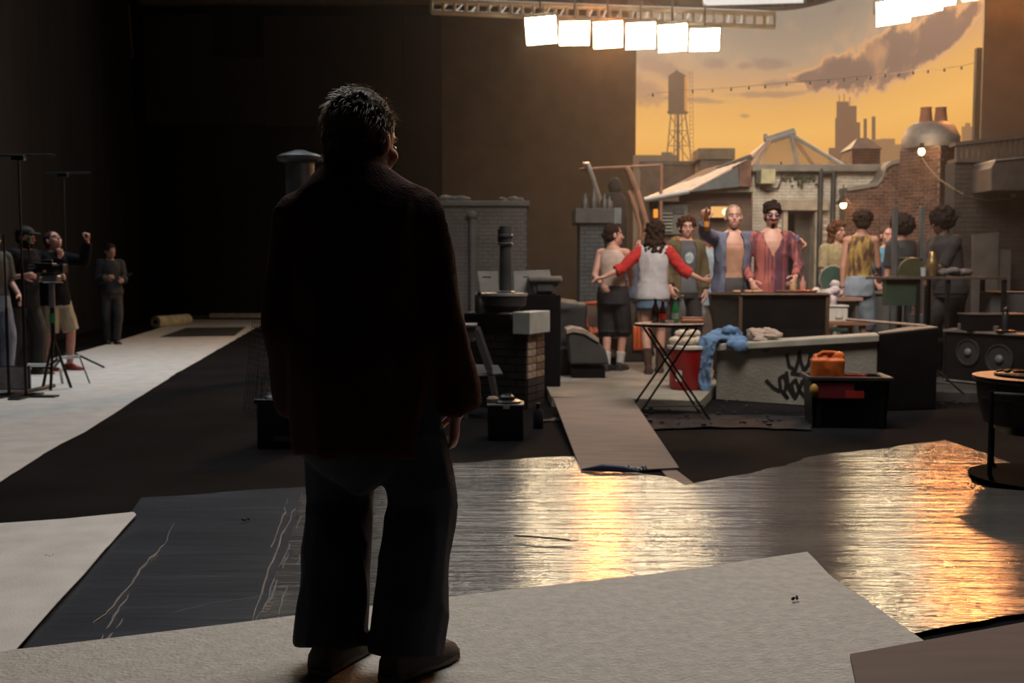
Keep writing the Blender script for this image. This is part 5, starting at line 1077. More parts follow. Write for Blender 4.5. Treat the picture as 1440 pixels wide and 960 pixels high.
# ---- grill
YG = 9.9; T = thing('barbecue_grill', 'long black barbecue grill in front of the two standing men', 'grill', (0, 0, 0)); gx0, gx1 = wx(1042, YG), wx(1166, YG); zg, zgb = wz(414, YG), wz(466, YG)
m_grl = mat('black_grill_steel', (.008, .007, .0065), .7, var=.3, spec=.15); m_rst = mat('rusty_edge', (.09, .055, .03), .6, metal=.3, var=.3)
MB().hexa([V((gx0+.02, YG+.05, zgb)), V((gx1-.02, YG+.05, zgb)), V((gx1-.02, YG+.36, zgb)), V((gx0+.02, YG+.36, zgb))], [V((gx0, YG, zg)), V((gx1, YG, zg)), V((gx1, YG+.42, zg)), V((gx0, YG+.42, zg))]).build('firebox', m_grl, T, bevel=.008)
gl = wx(1000, YG+.25); MB().hexa([V((gl+.05, YG+.3, zgb)), V((gx0, YG+.08, zgb)), V((gx0, YG+.38, zgb)), V((gl+.05, YG+.38, zgb))], [V((gl, YG+.25, zg)), V((gx0, YG+.02, zg)), V((gx0, YG+.42, zg)), V((gl, YG+.42, zg))]).build('side_box', mat('dull_dark_steel', (.045, .04, .036), .55, metal=.2), T, bevel=.006)
MB().tube([V((gl, YG+.24, zg)), V((gx0, YG-.01, zg)), V((gx1, YG-.01, zg)), V((gx1, YG+.42, zg))], .014, 6).build('rim', m_rst, T)
MB().prism([V((gl, YG+.28, zg+.005)), V((gx0, YG+.02, zg+.005)), V((gx1, YG+.02, zg+.005)), V((gx1, YG+.42, zg+.005)), V((gl, YG+.42, zg+.005))], (0, 0, .012)).build('griddle', mat('warm_griddle', (.07, .045, .035), .35, metal=.3), T)
for x, y in ((gx0, YG), (gx1-.01, YG), (gx0, YG+.40), (gx1-.01, YG+.40)): MB().box((x, y+.01, (Z0+zg)/2), (.035, .035, zg-Z0)).build('leg', m_rst, T, bevel=.003)
MB().box(((gx0+gx1)/2, YG+.3, zgb-.22), (gx1-gx0, .38, .03)).build('shelf', m_grl, T); MB().box(((gx0+gx1)/2, YG+.04, zgb-.1), (gx1-gx0-.05, .02, .24)).build('lower_panel', m_grl, T)
fz = zg+.018; rnd = random.Random(12); m_pat = mat('burger_patty', (.14, .06, .03), .6, var=.3, vs=30)
k = 0
for px, dy in ((1036, .1), (1052, .12), (1056, .2), (1063, .1), (1068, .22), (1096, .25), (1104, .12), (1112, .3)):
    lab = 'burger patty on the griddle, %s' % ['farthest left', 'second from the left', 'third from the left, behind', 'fourth from the left', 'fifth from the left, behind', 'sixth, left of the cook\'s hand', 'seventh, right of the cook\'s hand', 'farthest right'][k]
    o = MB().lathe([(.035, 0), (.042, .008), (.04, .02), (.03, .024), (0, .025)], seg=14).build('burger', m_bun if px < 1070 else m_pat, smooth=True); o.location = (wx(px, YG+dy), YG+dy, fz); tag(o, lab, 'food', 'food on the griddle'); k += 1
k = 0
for px, dy in ((1124, .1), (1131, .14), (1138, .1), (1146, .15)):
    o = MB().cap((-.05, 0, .014), (.05, 0, .014), .014, .014).build('sausage', mat('sausage_grilled', (.30, .07, .035), .4, var=.3), smooth=True); o.location = (wx(px, YG+dy), YG+dy, fz); o.rotation_euler = (0, 0, .4+k*.2); tag(o, 'sausage on the right of the griddle, %s' % ['leftmost', 'second', 'third', 'rightmost'][k], 'food', 'sausages on the griddle'); k += 1
# side table right of the grill
YS2 = 10.6; T = thing('side_table', 'low brown side table right of the grill holding a cooler', 'table', (0, 0, 0)); sx0, sx1 = wx(1160, YS2), wx(1215, YS2); zz = wz(452, YS2)
MB().box(((sx0+sx1)/2, YS2+.2, zz-.02), (sx1-sx0+.1, .5, .04)).build('tabletop', mat('brown_table', (.22, .10, .06), .6), T, bevel=.004)
for x in (sx0, sx1):
    for y in (YS2, YS2+.4): MB().box((x, y, (Z0+zz)/2-.02), (.04, .04, zz-Z0-.04)).build('leg', mat('brown_table', (.22, .10, .06), .6), T)
T = thing('white_cooler', 'small white cooler box on the side table right of the grill', 'cooler', (wx(1181, YS2), YS2+.12, zz)); MB().box((0, 0, .075), (.20, .2, .15)).build('cooler_body', m_wht, T, bevel=.008); MB().box((0, 0, .162), (.22, .22, .022)).build('lid', mat('cooler_lid', (.45, .45, .42), .5), T, bevel=.006); MB().tube([(-.03, -.105, .14), (-.035, -.115, .05), (.035, -.115, .05), (.03, -.105, .14)], .006, 6).build('handle', m_wht, T)
YC = 11.4; zt_ = wz(418, YC)
T = thing('condiment_table', 'cluttered table of condiments behind the right end of the grill', 'table', (0, 0, 0)); MB().box((wx(1168, YC), YC+.25, zt_-.02), (.75, .5, .04)).build('tabletop', mat('pink_table_top', (.30, .17, .13), .7), T)
for x in (wx(1168, YC)-.33, wx(1168, YC)+.33): MB().box((x, YC+.25, (Z0+zt_)/2-.02), (.04, .4, zt_-Z0-.04)).build('leg', m_gry, T)
def C_(nm, px, lab, cat, prof, m, dy=.1, seg=18, z=None, Y=None):
    Y = Y or YC; o = MB().lathe(prof, (0, 0, 0), seg).build(nm, m, smooth=True); o.location = (wx(px, Y+dy), Y+dy, z if z is not None else zt_); tag(o, lab, cat); return o
C_('ketchup_bottle', 1129, 'pinkish squeeze bottle standing behind the griddle', 'bottle', [(.03, 0), (.032, .10), (.012, .13), (.008, .17)], mat('pink_squeeze', (.40, .18, .14), .5), z=fz, Y=YG, dy=.36)
C_('mustard_bottle', 1115, 'tan squeeze bottle beside the cook\'s hand', 'bottle', [(.035, 0), (.036, .08), (.02, .11), (.008, .14)], mat('tan_squeeze', (.40, .25, .12), .5), z=fz, Y=YG, dy=.36)
C_('kitchen_roll', 1148, 'round white roll on the condiment table', 'paper roll', [(.05, 0), (.05, .08), (.03, .11), (.0, .115)], m_wht)
C_('plastic_cup', 1158, 'small cream cup on the condiment table', 'cup', [(.03, 0), (.04, .09), (.036, .09), (.027, .01), (0, .01)], m_wht, dy=.2)
c_ = MB(); [c_.ell((wx(x_, YC), YC+.02+i*.03, wz(y_, YC)), (.06, .05, .05)) for i, (x_, y_) in enumerate(((1166, 412), (1176, 408), (1182, 412), (1172, 420), (1180, 400)))]; c_.cap((wx(1172, YC), YC-.03, wz(420, YC)), (wx(1169, YC), YC-.04, wz(436, YC)), .04, .02)
me_ = remesh(c_, .012, 1); ruffle(me_, .012, (20, 20, 20), 2); o = link('white_cloth', me_, mat('lilac_white_cloth', (.48, .42, .42), .8, var=.1)); tag(o, 'crumpled white cloth hanging at the edge of the condiment table', 'cloth')
Yg = 11.9; T = thing('green_chair', 'round-backed dark green chair behind the condiment table', 'chair', (wx(1170, Yg), Yg, Z0)); zc_ = wz(392, Yg)-Z0
MB().cyl((0, -.02, zc_), (0, .02, zc_), .14, seg=28).build('backrest', mat('dark_green_panel', (.03, .075, .055), .6), T); MB().tube([(.15*math.cos(t), 0, zc_+.15*math.sin(t)) for t in [i*PI/12 for i in range(25)]], .014, 8).build('back_frame', mat('pale_green_rim', (.16, .18, .14), .5), T, smooth=True)
MB().box((0, -.05, .46), (.4, .4, .04)).build('seat', mat('dark_green_panel', (.03, .075, .055), .6), T, bevel=.01)
for x in (-.16, .16):
    for y in (-.2, .1): MB().cyl((x, y, 0), (x, y, .45), .012, seg=8).build('leg', m_pipe, T)
# ---- black bin with orange container
c = gr(1200, 603); T = thing('black_bin', 'black open storage bin on the floor in front of the graffiti parapet', 'bin', (c.x, c.y+.21, 0), math.radians(-6))
bw, bd_, bh = .60, .36, .40; th = .02
for nm, b0, t0 in (('bin_side', (-bw/2+.02, -bd_/2+.02, bw/2-.02, -bd_/2+.04), (-bw/2, -bd_/2, bw/2, -bd_/2+th)), ('bin_side', (-bw/2+.02, bd_/2-.04, bw/2-.02, bd_/2-.02), (-bw/2, bd_/2-th, bw/2, bd_/2)), ('bin_side', (-bw/2+.02, -bd_/2+.02, -bw/2+.04, bd_/2-.02), (-bw/2, -bd_/2, -bw/2+th, bd_/2)), ('bin_side', (bw/2-.04, -bd_/2+.02, bw/2-.02, bd_/2-.02), (bw/2-th, -bd_/2, bw/2, bd_/2))):
    Q = lambda r, z: [V((r[0], r[1], z)), V((r[2], r[1], z)), V((r[2], r[3], z)), V((r[0], r[3], z))]
    MB().hexa(Q(b0, 0.0), Q(t0, bh)).build(nm, m_blkp, T, bevel=.003)
MB().box((0, 0, .015), (bw-.05, bd_-.05, .03)).build('bin_base', m_blkp, T)
for cc, ss in (((0, -bd_/2-.008, bh-.01), (bw+.05, .03, .035)), ((0, bd_/2+.008, bh-.01), (bw+.05, .03, .035)), ((-bw/2-.01, 0, bh-.01), (.03, bd_+.03, .035)), ((bw/2+.01, 0, bh-.01), (.03, bd_+.03, .035))): MB().box(cc, ss).build('rim', mat('scuffed_black_rim', (.06, .055, .05), .35), T, bevel=.008)
MB().box((-.125, -bd_/2-.0, .30), (.30, .03, .12)).build('sticker', mat('magenta_red_sticker', (.26, .035, .05), .4, var=.2), T); MB().box((.03, -bd_/2-.014, .27), (.14, .01, .055)).build('sticker', mat('bright_red_sticker', (.55, .05, .04), .4), T)
for x in (-.24, .24): MB().box((x, -bd_/2+.01, .12), (.035, .03, .22)).build('rib', m_blkp, T)
T = thing('orange_container', 'bulging orange plastic container standing in the black bin', 'container', (c.x-.14, c.y+.24, .22), math.radians(-6)); mo = mat('orange_plastic', (.62, .14, .025), .45, var=.15, vs=8)
m_ = MB(); m_.box((0, 0, .16), (.25, .15, .30)); m_.cap((-.08, 0, .32), (-.02, 0, .325), .035, .035); m_.cap((.06, 0, .33), (.09, 0, .33), .045, .045)
me_ = remesh(m_, .009, 6); ruffle(me_, .006, (12, 12, 6), 2); link('container_body', me_, mo, T); MB().tube([(-.08, -.02, .34), (-.04, -.02, .365), (.04, -.02, .365), (.08, -.02, .35)], .014, 8).build('handle', mo, T, smooth=True)
o = MB().ell((c.x-.30, c.y+.05, .30), (.035, .03, .055)).build('yellow_glove', mat('mustard_cloth', (.42, .26, .05), .7), smooth=True); tag(o, 'mustard yellow cloth poking over the left rim of the bin', 'cloth')
o = MB().box((c.x+.1, c.y+.30, .36), (.2, .02, .08)).build('red_folder', m_red); tag(o, 'red folder standing inside the black bin', 'folder')
o = MB().lathe([(.02, 0), (.02, .15), (.008, .19), (.008, .22)], (c.x+.13, c.y+.16, .19), 12).build('small_bottle', m_clr, smooth=True); tag(o, 'small clear bottle inside the black bin', 'bottle')
# ---- bar-height table at right
YB2 = 10.5; bx0, bx1 = wx(1243, YB2), wx(1413, YB2); zb2 = wz(388, YB2); T = thing('long_work_table', 'long high dark table at right holding a brass vase and cloth', 'table', (0, 0, 0))
MB().box(((bx0+bx1)/2, YB2+.25, zb2-.02), (bx1-bx0, .6, .03)).build('tabletop', mat('brown_black_top', (.07, .055, .045), .5), T, bevel=.003); MB().box((wx(1270, YB2), YB2+.05, zb2-.17), (.36, .1, .28)).build('green_side_panel', mat('bottle_green_board', (.018, .040, .022), .6), T)
for px in (1291, 1333, 1412):
    for dy in (0, .48): MB().box((wx(px, YB2), YB2+dy, (Z0+zb2)/2-.02), (.04, .04, zb2-Z0-.04)).build('leg', m_blkm, T)
MB().box(((wx(1291, YB2)+bx1)/2, YB2+.25, .5), (bx1-wx(1291, YB2), .4, .02)).build('lower_shelf', m_blk, T)
C_('brass_vase', 1310, 'glinting brass vase on the long high table', 'vase', [(.04, 0), (.05, .02), (.06, .10), (.055, .16), (.035, .20), (.035, .24), (.02, .26)], mat('brass', (.32, .22, .10), .3, metal=.7), z=zb2, Y=YB2, dy=.05)
C_('white_cup', 1298, 'pale cup left of the brass vase on the long table', 'cup', [(.025, 0), (.03, .09), (.027, .09), (.02, .01), (0, .01)], mat('blue_white_cup', (.32, .36, .40), .5), z=zb2, Y=YB2, dy=.02)
T = thing('leaning_plate', 'dark round tray edge-up behind the cup on the long table', 'tray', (wx(1284, YB2+.3), YB2+.35, zb2)); MB().cyl((0, 0, .06), (0, .03, .07), .14, seg=28).build('disc', mat('olive_disc', (.08, .085, .04), .5), T)
c_ = MB(); [c_.ell((wx(1330+i*9, YB2), YB2+.15+.04*(i % 2), zb2+.03+.012*((i*7) % 3)), (.075, .08, .035)) for i in range(5)]; me_ = remesh(c_, .012, 1); ruffle(me_, .014, (18, 18, 18), 2); o = link('crumpled_cloth', me_, mat('grey_cloth', (.09, .085, .085), .8, var=.5, vs=10)); tag(o, 'crumpled grey cloth lying on the long high table', 'cloth')
# grey box behind
YX = 12.1; T = thing('grey_plinth', 'grey box plinth with a pale top behind the long pole', 'plinth', (0, 0, 0)); gx0_, gx1_ = wx(1222, YX), wx(1288, YX); zz = wz(410, YX)
MB().hexa([V((gx0_, YX, Z0)), V((wx(1268, YX), YX-.1, Z0)), V((gx1_, YX+.3, Z0)), V((gx0_+.1, YX+.5, Z0))], [V((gx0_, YX, zz-.03)), V((wx(1268, YX), YX-.1, zz-.03)), V((gx1_, YX+.3, zz-.03)), V((gx0_+.1, YX+.5, zz-.03))]).build('plinth_body', m_gry, T, bevel=.008); MB().hexa([V((gx0_-.03, YX-.03, zz-.03)), V((wx(1270, YX), YX-.14, zz-.03)), V((gx1_+.03, YX+.3, zz-.03)), V((gx0_+.1, YX+.53, zz-.03))], [V((gx0_-.03, YX-.03, zz)), V((wx(1270, YX), YX-.14, zz)), V((gx1_+.03, YX+.3, zz)), V((gx0_+.1, YX+.53, zz))]).build('top_slab', mat('pale_top_slab', (.17, .155, .135), .8), T, bevel=.006)
# small dark pieces behind
for (x0, y0, x1, y1, Y, lab) in ((1291, 442, 1306, 470, 11.6, 'small pale box on the deck beside the grey plinth'), (1296, 478, 1330, 515, 11.8, 'grey low box behind the speaker case')):
    a, b_ = at(x0, y1, Y), at(x1, y0, Y); zb_2 = Z0; o = MB().box(((a.x+b_.x)/2, Y+.15, (zb_2+b_.z)/2), (b_.x-a.x, .3, b_.z-zb_2)).build('low_box', m_gry, bevel=.006); tag(o, lab, 'box')
# long pole resting across and tripod
o = MB().cyl(at(1190, 449, 9.6), at(1302, 458, 9.1), .014, seg=8).build('long_pole', mat('worn_wood_pole', (.30, .22, .17), .6), smooth=True); tag(o, 'thin worn pole resting above the right end of the parapet', 'pole')
T = thing('light_stand', 'black tripod light stand right of the black end block', 'stand', (wx(1302, 9.3), 9.3, HP)); MB().cyl((0, 0, .05), (0, 0, 1.0), .014, seg=8).build('column', m_blkm, T)
for a_ in (-.6, 1.5, 3.6): MB().tube([(0, 0, .32), (.36*math.cos(a_), .36*math.sin(a_), .01)], .010, 6).build('leg', m_blkm, T); MB().cyl((0, 0, .10), (.26*math.cos(a_), .26*math.sin(a_), .10), .007, seg=6).build('brace', m_blkm, T)
# ---- speaker road case
ax_, bx_ = gr(1333, 520), gr(1455, 548); YQ = 10.4; p0 = V((wx(1333, 10.3), 10.3, HP)); p1 = V((wx(1470, 9.35), 9.35, HP)); T = thing('speaker_cabinet', 'wide black speaker cabinet with two round cones at the right', 'speaker', (0, 0, 0)); dpt = V((.25, .42, 0)); zq = at(1333, 466, 10.3).z
MB().hexa([p0, p1, p1+dpt, p0+dpt], [V((p.x, p.y, zq)) for p in (p0, p1, p1+dpt, p0+dpt)]).build('cabinet_body', mat('black_vinyl', (.006, .006, .0065), .6, spec=.2), T, bevel=.01)
u_ = (p1-p0).normalized(); n_ = V((u_.y, -u_.x, 0)); lip = mat('pale_metal_edge', (.22, .20, .18), .4, metal=.4)
MB().hexa([p0-u_*.02+n_*.03+V((0, 0, zq-HP)), p1+n_*.03+V((0, 0, zq-HP)), p1+dpt+V((0, 0, zq-HP)), p0+dpt+V((0, 0, zq-HP))], [p0-u_*.02+n_*.03+V((0, 0, zq-HP+.02)), p1+n_*.03+V((0, 0, zq-HP+.02)), p1+dpt+V((0, 0, zq-HP+.02)), p0+dpt+V((0, 0, zq-HP+.02))]).build('top_board', lip, T, bevel=.003)
MB().tube([p0+n_*.02+V((0, 0, .02)), p1+n_*.02+V((0, 0, .02))], .012, 6).build('bottom_edge', lip, T)
def oncab(px, py):
    d = ray(px, py); t = (p0-V((0, 0, CAMZ))).dot(n_)/d.dot(n_); return V((0, 0, CAMZ))+d*t
for k, (px, py) in enumerate(((1362, 495), (1406, 505))):
    c_ = oncab(px, py); r0 = .135 if k == 0 else .15
    m1 = MB(); fr3 = frame(n_); ring = lambda r, o_: [c_+n_*o_+fr3[0]*(r*math.cos(2*PI*i/28))+fr3[1]*(r*math.sin(2*PI*i/28)) for i in range(28)]
    s1_ = m1.rings([ring(r0, .0), ring(r0, .018), ring(r0*.9, .018), ring(r0*.86, .006), ring(r0*.45, -.0+.004), ring(r0*.4, .004)]).build('speaker_cone', mat('cone_grey', (.03, .03, .031), .7, spec=.2), T, smooth=True)
    MB().ell(c_+n_*.012, (r0*.30, r0*.30, r0*.16), (fr3[0], fr3[1], n_)).build('dust_cap', mat('dust_cap_grey', (.12, .12, .12), .5), s1_, smooth=True)
for i, (x0, y0, x1, y1, Y, lab) in enumerate(((1365, 442, 1450, 466, 9.95, 'dark flat equipment case on top of the speaker cabinet'), (1395, 411, 1460, 437, 10.6, 'grey equipment case with a pale lid behind the speaker'))):
    a, b_ = at(x0, y1, Y), at(x1, y0, Y); T = thing('equipment_case', lab, 'case', ((a.x+b_.x)/2, Y, zq+.02 if i == 0 else 0)); z1_ = b_.z-(zq+.02 if i == 0 else 0)
    zc0 = 0 if i == 0 else Z0
    MB().box((0, .15, (zc0+z1_)/2), (b_.x-a.x, .26, z1_-zc0)).build('case_body', m_gry if i else m_blk, T, bevel=.008); MB().box((0, .15, z1_), (b_.x-a.x+.02, .28, .015)).build('case_lid', mat('lid_grey', (.10, .09, .085), .5), T, bevel=.004)
rnd = random.Random(9)
cans = [(1357, .05, .07, 'pale can at the left end of the speaker top'), (1366, .05, .05, 'second small can on the speaker top'), (1376, .05, .055, 'third small can on the speaker top'), (1408, .045, .06, 'small cup right of the black flask on the speaker top')]
for px, r, h, lab in cans:
    d = oncab(px, 466); o = MB().lathe([(r*.6, 0), (r*.62, h*.9), (r*.5, h)], (d.x, d.y+.1, zq+.022), 14).build('small_can', mat('dull_can', (.14, .12, .11), .4, metal=.3), smooth=True); tag(o, lab, 'can', 'cans on the speaker cabinet')
for px, h, r, lab in ((1385, .17, .035, 'black flask standing on the speaker cabinet'), (1422, .25, .035, 'taller black flask with a round cap on the speaker cabinet')):
    d = oncab(px, 466); T = thing('flask', lab, 'flask', (d.x, d.y+.12, zq+.022)); MB().lathe([(r, 0), (r, h*.7), (r*.6, h*.8)], seg=16).build('body', m_blkp, T, smooth=True); MB().ell((0, 0, h*.88), (r*.7, r*.7, h*.12)).build('cap', m_blkp, T, smooth=True)
o = MB().lathe([(.09, 0), (.10, .02), (.05, .03), (0, .03)], (0, 0, 0), 20).build('black_disc', m_blkp, smooth=True); o.location = (oncab(1410, 466).x+.04, oncab(1410, 466).y+.02, zq+.022); tag(o, 'flat black disc between the flasks on the speaker cabinet', 'disc')
# ---- fire pit at right edge
c = gr(1462, 690); fy = 5.75; T = thing('metal_fire_pit', 'round black fire pit with mesh guard on a tube frame at the right edge', 'fire pit', (at(1465, 600, fy).x, fy+.05, 0)); R0 = .335
zr2 = wz(534, fy)
MB().lathe([(.05, zr2-.33), (.20, zr2-.32), (.29, zr2-.26), (.325, zr2-.12), (R0, zr2-.02), (R0+.02, zr2), (R0, zr2+.008), (R0-.09, zr2+.008), (R0-.10, zr2-.02), (.28, zr2-.12), (.0, zr2-.22)], seg=48, close=False).build('bowl', m_blkm, T, smooth=True)
MB().lathe([(R0-.095, zr2+.01), (R0+.022, zr2+.01), (R0+.022, zr2+.016), (R0-.095, zr2+.016)], seg=48, close=False).build('rim', mat('warm_worn_rim', (.16, .12, .09), .5, metal=.3), T, smooth=True)
for r in (.235, .19, .145): MB().tube([(r*math.cos(t), r*math.sin(t), zr2+.03) for t in [i*PI/16 for i in range(33)]], .007, 6).build('burner_ring', m_blkm, T, smooth=True)
ms_ = MB()
for k in range(7): ms_.tube([((R0+.004)*math.cos(t), (R0+.004)*math.sin(t), zr2-.02-k*.014) for t in [PI+i*PI/24 for i in range(25)]], .0022, 5)
for i in range(60):
    t = PI+i*PI/60; ms_.cyl(((R0+.004)*math.cos(t), (R0+.004)*math.sin(t), zr2-.02), ((R0+.004)*math.cos(t), (R0+.004)*math.sin(t), zr2-.11), .0022, seg=4)
ms_.build('mesh_guard', mat('mesh_grey', (.05, .048, .045), .4, metal=.5), T, stuff=True)
for y, q_ in ((-.18, -.035), (.22, .17)):
    MB().tube([(-R0+.01+q_, y, zr2-.05), (-R0+.01+q_, y, .07), (-R0+.03+q_, y, .03), (-R0+.07+q_, y, .018), (.3, y, .018), (R0-.03, y, .03), (R0-.01, y, .07), (R0-.01, y, zr2-.05)], .014, 8).build('leg_frame', m_blkm, T, smooth=True)
MB().tube([(-R0-.03, -.18, zr2-.06), (-.1, -.33, zr2-.06), (.2, -.31, zr2-.06)], .008, 6).build('cross_bar', lip, T)
MB().cyl((.0, 0, .02), (0, 0, zr2-.3), .03, seg=12).build('stem', m_blkm, T)
o = MB().lathe([(.0, .015), (.40, .015), (.41, .018), (.41, .022), (0, .024)], seg=48).build('shadow_disc', mat('shadow_black', (.006, .006, .006), .95, spec=.03)); o.location = (T.location.x+.02, fy-.02, .012); tag(o, 'round black disc drawn as the shadow beneath the fire pit', 'mat')  # flat disc put in for the dark floor shadow under the pit
# debris right
rnd = random.Random(21)
dbr = MB()
for i in range(26):
    p = gr(rnd.uniform(1300, 1362), rnd.uniform(553, 572)); s_ = rnd.uniform(.01, .035); dbr.box(p+V((0, 0, s_/2)), (s_*1.6, s_, s_), rz=rnd.uniform(0, 3))
for i in range(60):
    p = gr(rnd.uniform(900, 1120), rnd.uniform(566, 604)); s_ = rnd.uniform(.006, .025); dbr.box(p+V((0, 0, s_/2+.022)), (s_*1.6, s_, s_*.7), rz=rnd.uniform(0, 3))
o = dbr.build('rubble', mat('dark_rubble', (.03, .028, .027), .8, var=.5), bevel=.002); o['kind'] = 'stuff'; tag(o, 'scattered dark rubble bits on the studio floor', 'rubble')
o = MB().lathe([(0, 0), (.12, .0), (.13, .01), (.10, .03), (0, .035)], seg=24).build('flat_tray', mat('slate_tray', (.05, .052, .055), .4), smooth=True); o.location = gr(1282, 562); tag(o, 'flat slate tray on the floor behind the black bin', 'tray')
# ================= left side crew equipment
def stand(px, pyf, pyt, lab, legs=True, head=True):
    c = gr(px, pyf); T = thing('equipment_stand', lab, 'stand', (c.x, c.y, 0)); h = at(px, pyt, c.y).z
    MB().cyl((0, 0, .02), (0, 0, h*.55), .015, seg=10).build('lower_tube', m_blkm, T, smooth=True); MB().cyl((0, 0, h*.5), (0, 0, h), .010, seg=10).build('upper_tube', mat('dull_chrome', (.06, .06, .065), .35, metal=.6), T, smooth=True)
    if head: MB().box((0, 0, h), (.12, .06, .05)).build('stand_head', m_blkm, T, bevel=.006); MB().cyl((-.25, 0, h+.02), (.3, .1, h+.04), .012, seg=8).build('grip_arm', m_blkm, T)
    if legs:
        for a_ in (0.3, 2.4, 4.4): MB().tube([(0, 0, .25), (.42*math.cos(a_), .42*math.sin(a_), .02)], .014, 6).build('leg', m_blkm, T)
    else: MB().box((0, 0, .015), (.6, .12, .03)).build('foot_plate', m_blkm, T, bevel=.005); MB().box((0, 0, .015), (.12, .5, .03)).build('foot_plate', m_blkm, T, bevel=.005)
    return T
stand(37, 560, 222, 'tall dark light stand at the far left behind the camera', legs=False)
stand(13, 558, 330, 'shorter black stand nearest the left picture edge', head=False, legs=False)
stand(97, 520, 246, 'tall thin stand held by the crew member in khaki shorts')
# tripod with camera
c = gr(77, 548); T = thing('camera_tripod', 'camera tripod with a silver column between the crew members', 'tripod', (c.x, c.y, 0)); hz = at(77, 392, c.y).z
MB().cyl((0, 0, .35), (0, 0, hz-.15), .022, seg=10).build('column', m_blkm, T, smooth=True); MB().cyl((0, 0, hz-.30), (0, 0, hz-.05), .030, seg=12).build('silver_collar', mat('satin_silver', (.30, .33, .36), .3, metal=.7), T, smooth=True)
MB().cyl((0, 0, hz-.46), (0, 0, hz-.36), .030, seg=10).build('green_grip', mat('green_tape', (.03, .25, .10), .5), T); MB().box((0, 0, hz), (.16, .12, .08)).build('tripod_head', mat('satin_silver', (.30, .33, .36), .3, metal=.7), T, bevel=.015)
for a_ in (.6, 2.8, 4.9): MB().tube([(0, 0, .55), (.16*math.cos(a_), .16*math.sin(a_), .012)], .016, 8).build('leg', m_blkm, T)
K = thing('film_camera', 'black film camera with a viewfinder on the tripod', 'camera', (c.x, c.y, hz+.05))
MB().box((-.06, 0, .06), (.20, .12, .11)).build('camera_body', m_blkp, K, bevel=.01); MB().cyl((.03, 0, .06), (.12, 0, .06), .038, .045, seg=20).build('lens', m_blkp, K, smooth=True); MB().box((.13, 0, .06), (.04, .12, .09)).build('matte_box', m_blkp, K, bevel=.006); MB().tube([(-.13, -.06, .07), (-.14, -.09, .08), (-.2, -.09, .08)], .018, 8).build('viewfinder', m_blkp, K, smooth=True); MB().box((-.04, 0, .135), (.12, .04, .03)).build('top_handle', m_blkp, K, bevel=.01); MB().ell((-.04, -.062, .03), (.02, .01, .014)).build('knob', mat('amber_knob', (.5, .25, .1), .5), K, smooth=True); MB().cyl((-.22, .0, .06), (-.22, 0, .36), .008, seg=8).build('antenna_rod', m_blkp, K); MB().cyl((-.22, .0, .33), (-.22, 0, .38), .02, seg=10).build('green_light', mat('green_tape', (.03, .25, .10), .5), K)
# sawhorse-like white bars (low dolly/bench)
c = gr(70, 548); T = thing('low_bench_frame', 'low folding frame with white bars on the pale floor strip at left', 'frame', (0, 0, 0)); Yl = 10.9
m_wb = mat('white_bar', (.72, .73, .72), .5); gp = lambda x, y: at(x, y, Yl)
for nm, L_ in (('bar', [(40, 513), (70, 513)]), ('bar', [(82, 503), (112, 501)]), ('leg', [(85, 520), (88, 538)]), ('leg', [(34, 516), (38, 550)]), ('leg', [(112, 502), (126, 526)])):
    a, b_ = gp(*L_[0]), gp(*L_[1]); 
    if nm == 'leg': b_.z = .012
    MB().cyl(a, b_, .018 if L_[0][0] != 112 else .008, seg=8).build(nm, m_wb if L_[0][0] != 112 else m_blkm, T)
MB().cyl(gp(70, 513), gp(82, 503), .012, seg=6).build('joint', m_blkm, T)
o = MB().tube([gr(-20, 560)+V((0, 0, .03)), gr(30, 556)+V((0, 0, .03)), gr(76, 546)+V((0, 0, .03))], .022, 8).build('floor_cable', m_blkp, smooth=True); tag(o, 'thick black cable lying along the pale strip at left', 'cable')
T = thing('monitor_cart', 'small trolley with a blurred glowing screen at the left edge', 'cart', (0, 0, 0)); p = gr(12, 552); MB().box((p.x, p.y+.1, .14), (.30, .03, .22)).build('screen', mat('warm_screen_picture', (.40, .20, .15), .4, var=.5, vs=9, col2=(.30, .32, .36)), T); MB().box((p.x, p.y+.13, .14), (.33, .03, .25)).build('screen_case', m_blkp, T)
# roll of paper & boards at far end
T = thing('paper_roll', 'cream roll of floor covering at the far end of the white strip', 'roll', (0, 0, 0)); a, b_ = gr(219, 461), gr(264, 457); r = .13; a.z = b_.z = r+.01
MB().cyl(a, b_, r, seg=24).build('roll', mat('cream_roll', (.55, .52, .36), .7), T, smooth=True); MB().cyl(a-(b_-a).normalized()*.01, a+(b_-a).normalized()*.02, .05, seg=16).build('core', m_blk, T)
a, b_ = gr(325, 446), gr(384, 445); o = MB().box(((a.x+b_.x)/2, 27.6, .09), (b_.x-a.x+.6, .3, .12)).build('white_board_stack', mat('white_board', (.50, .50, .48), .6), bevel=.005); tag(o, 'stack of white boards on the floor beneath the back drape', 'boards')
a, b_ = gr(236, 448), gr(325, 446); o = MB().box(((a.x+b_.x)/2, 27.9, .04), (b_.x-a.x, .12, .05)).build('edge_strip', mat('dim_strip', (.14, .14, .14), .7)); tag(o, 'dim strip lying along the foot of the back drape', 'strip')
# ================================================================== PEOPLE
def cm(name, c, **k): k.setdefault('rough', .85); k.setdefault('var', .15); k.setdefault('vs', 9); k.setdefault('bump', .2); k.setdefault('bs', 120); return mat(name, c, **k)
m_shoe = cm('black_shoe_leather', (.02, .018, .017), rough=.45)
def P(px, pyf, z=Z0): g = gr(px, pyf, z); return (g.x, g.y, z)
def SH(m=None, **k): return dict(k='shoes', m=m or m_shoe, **k)
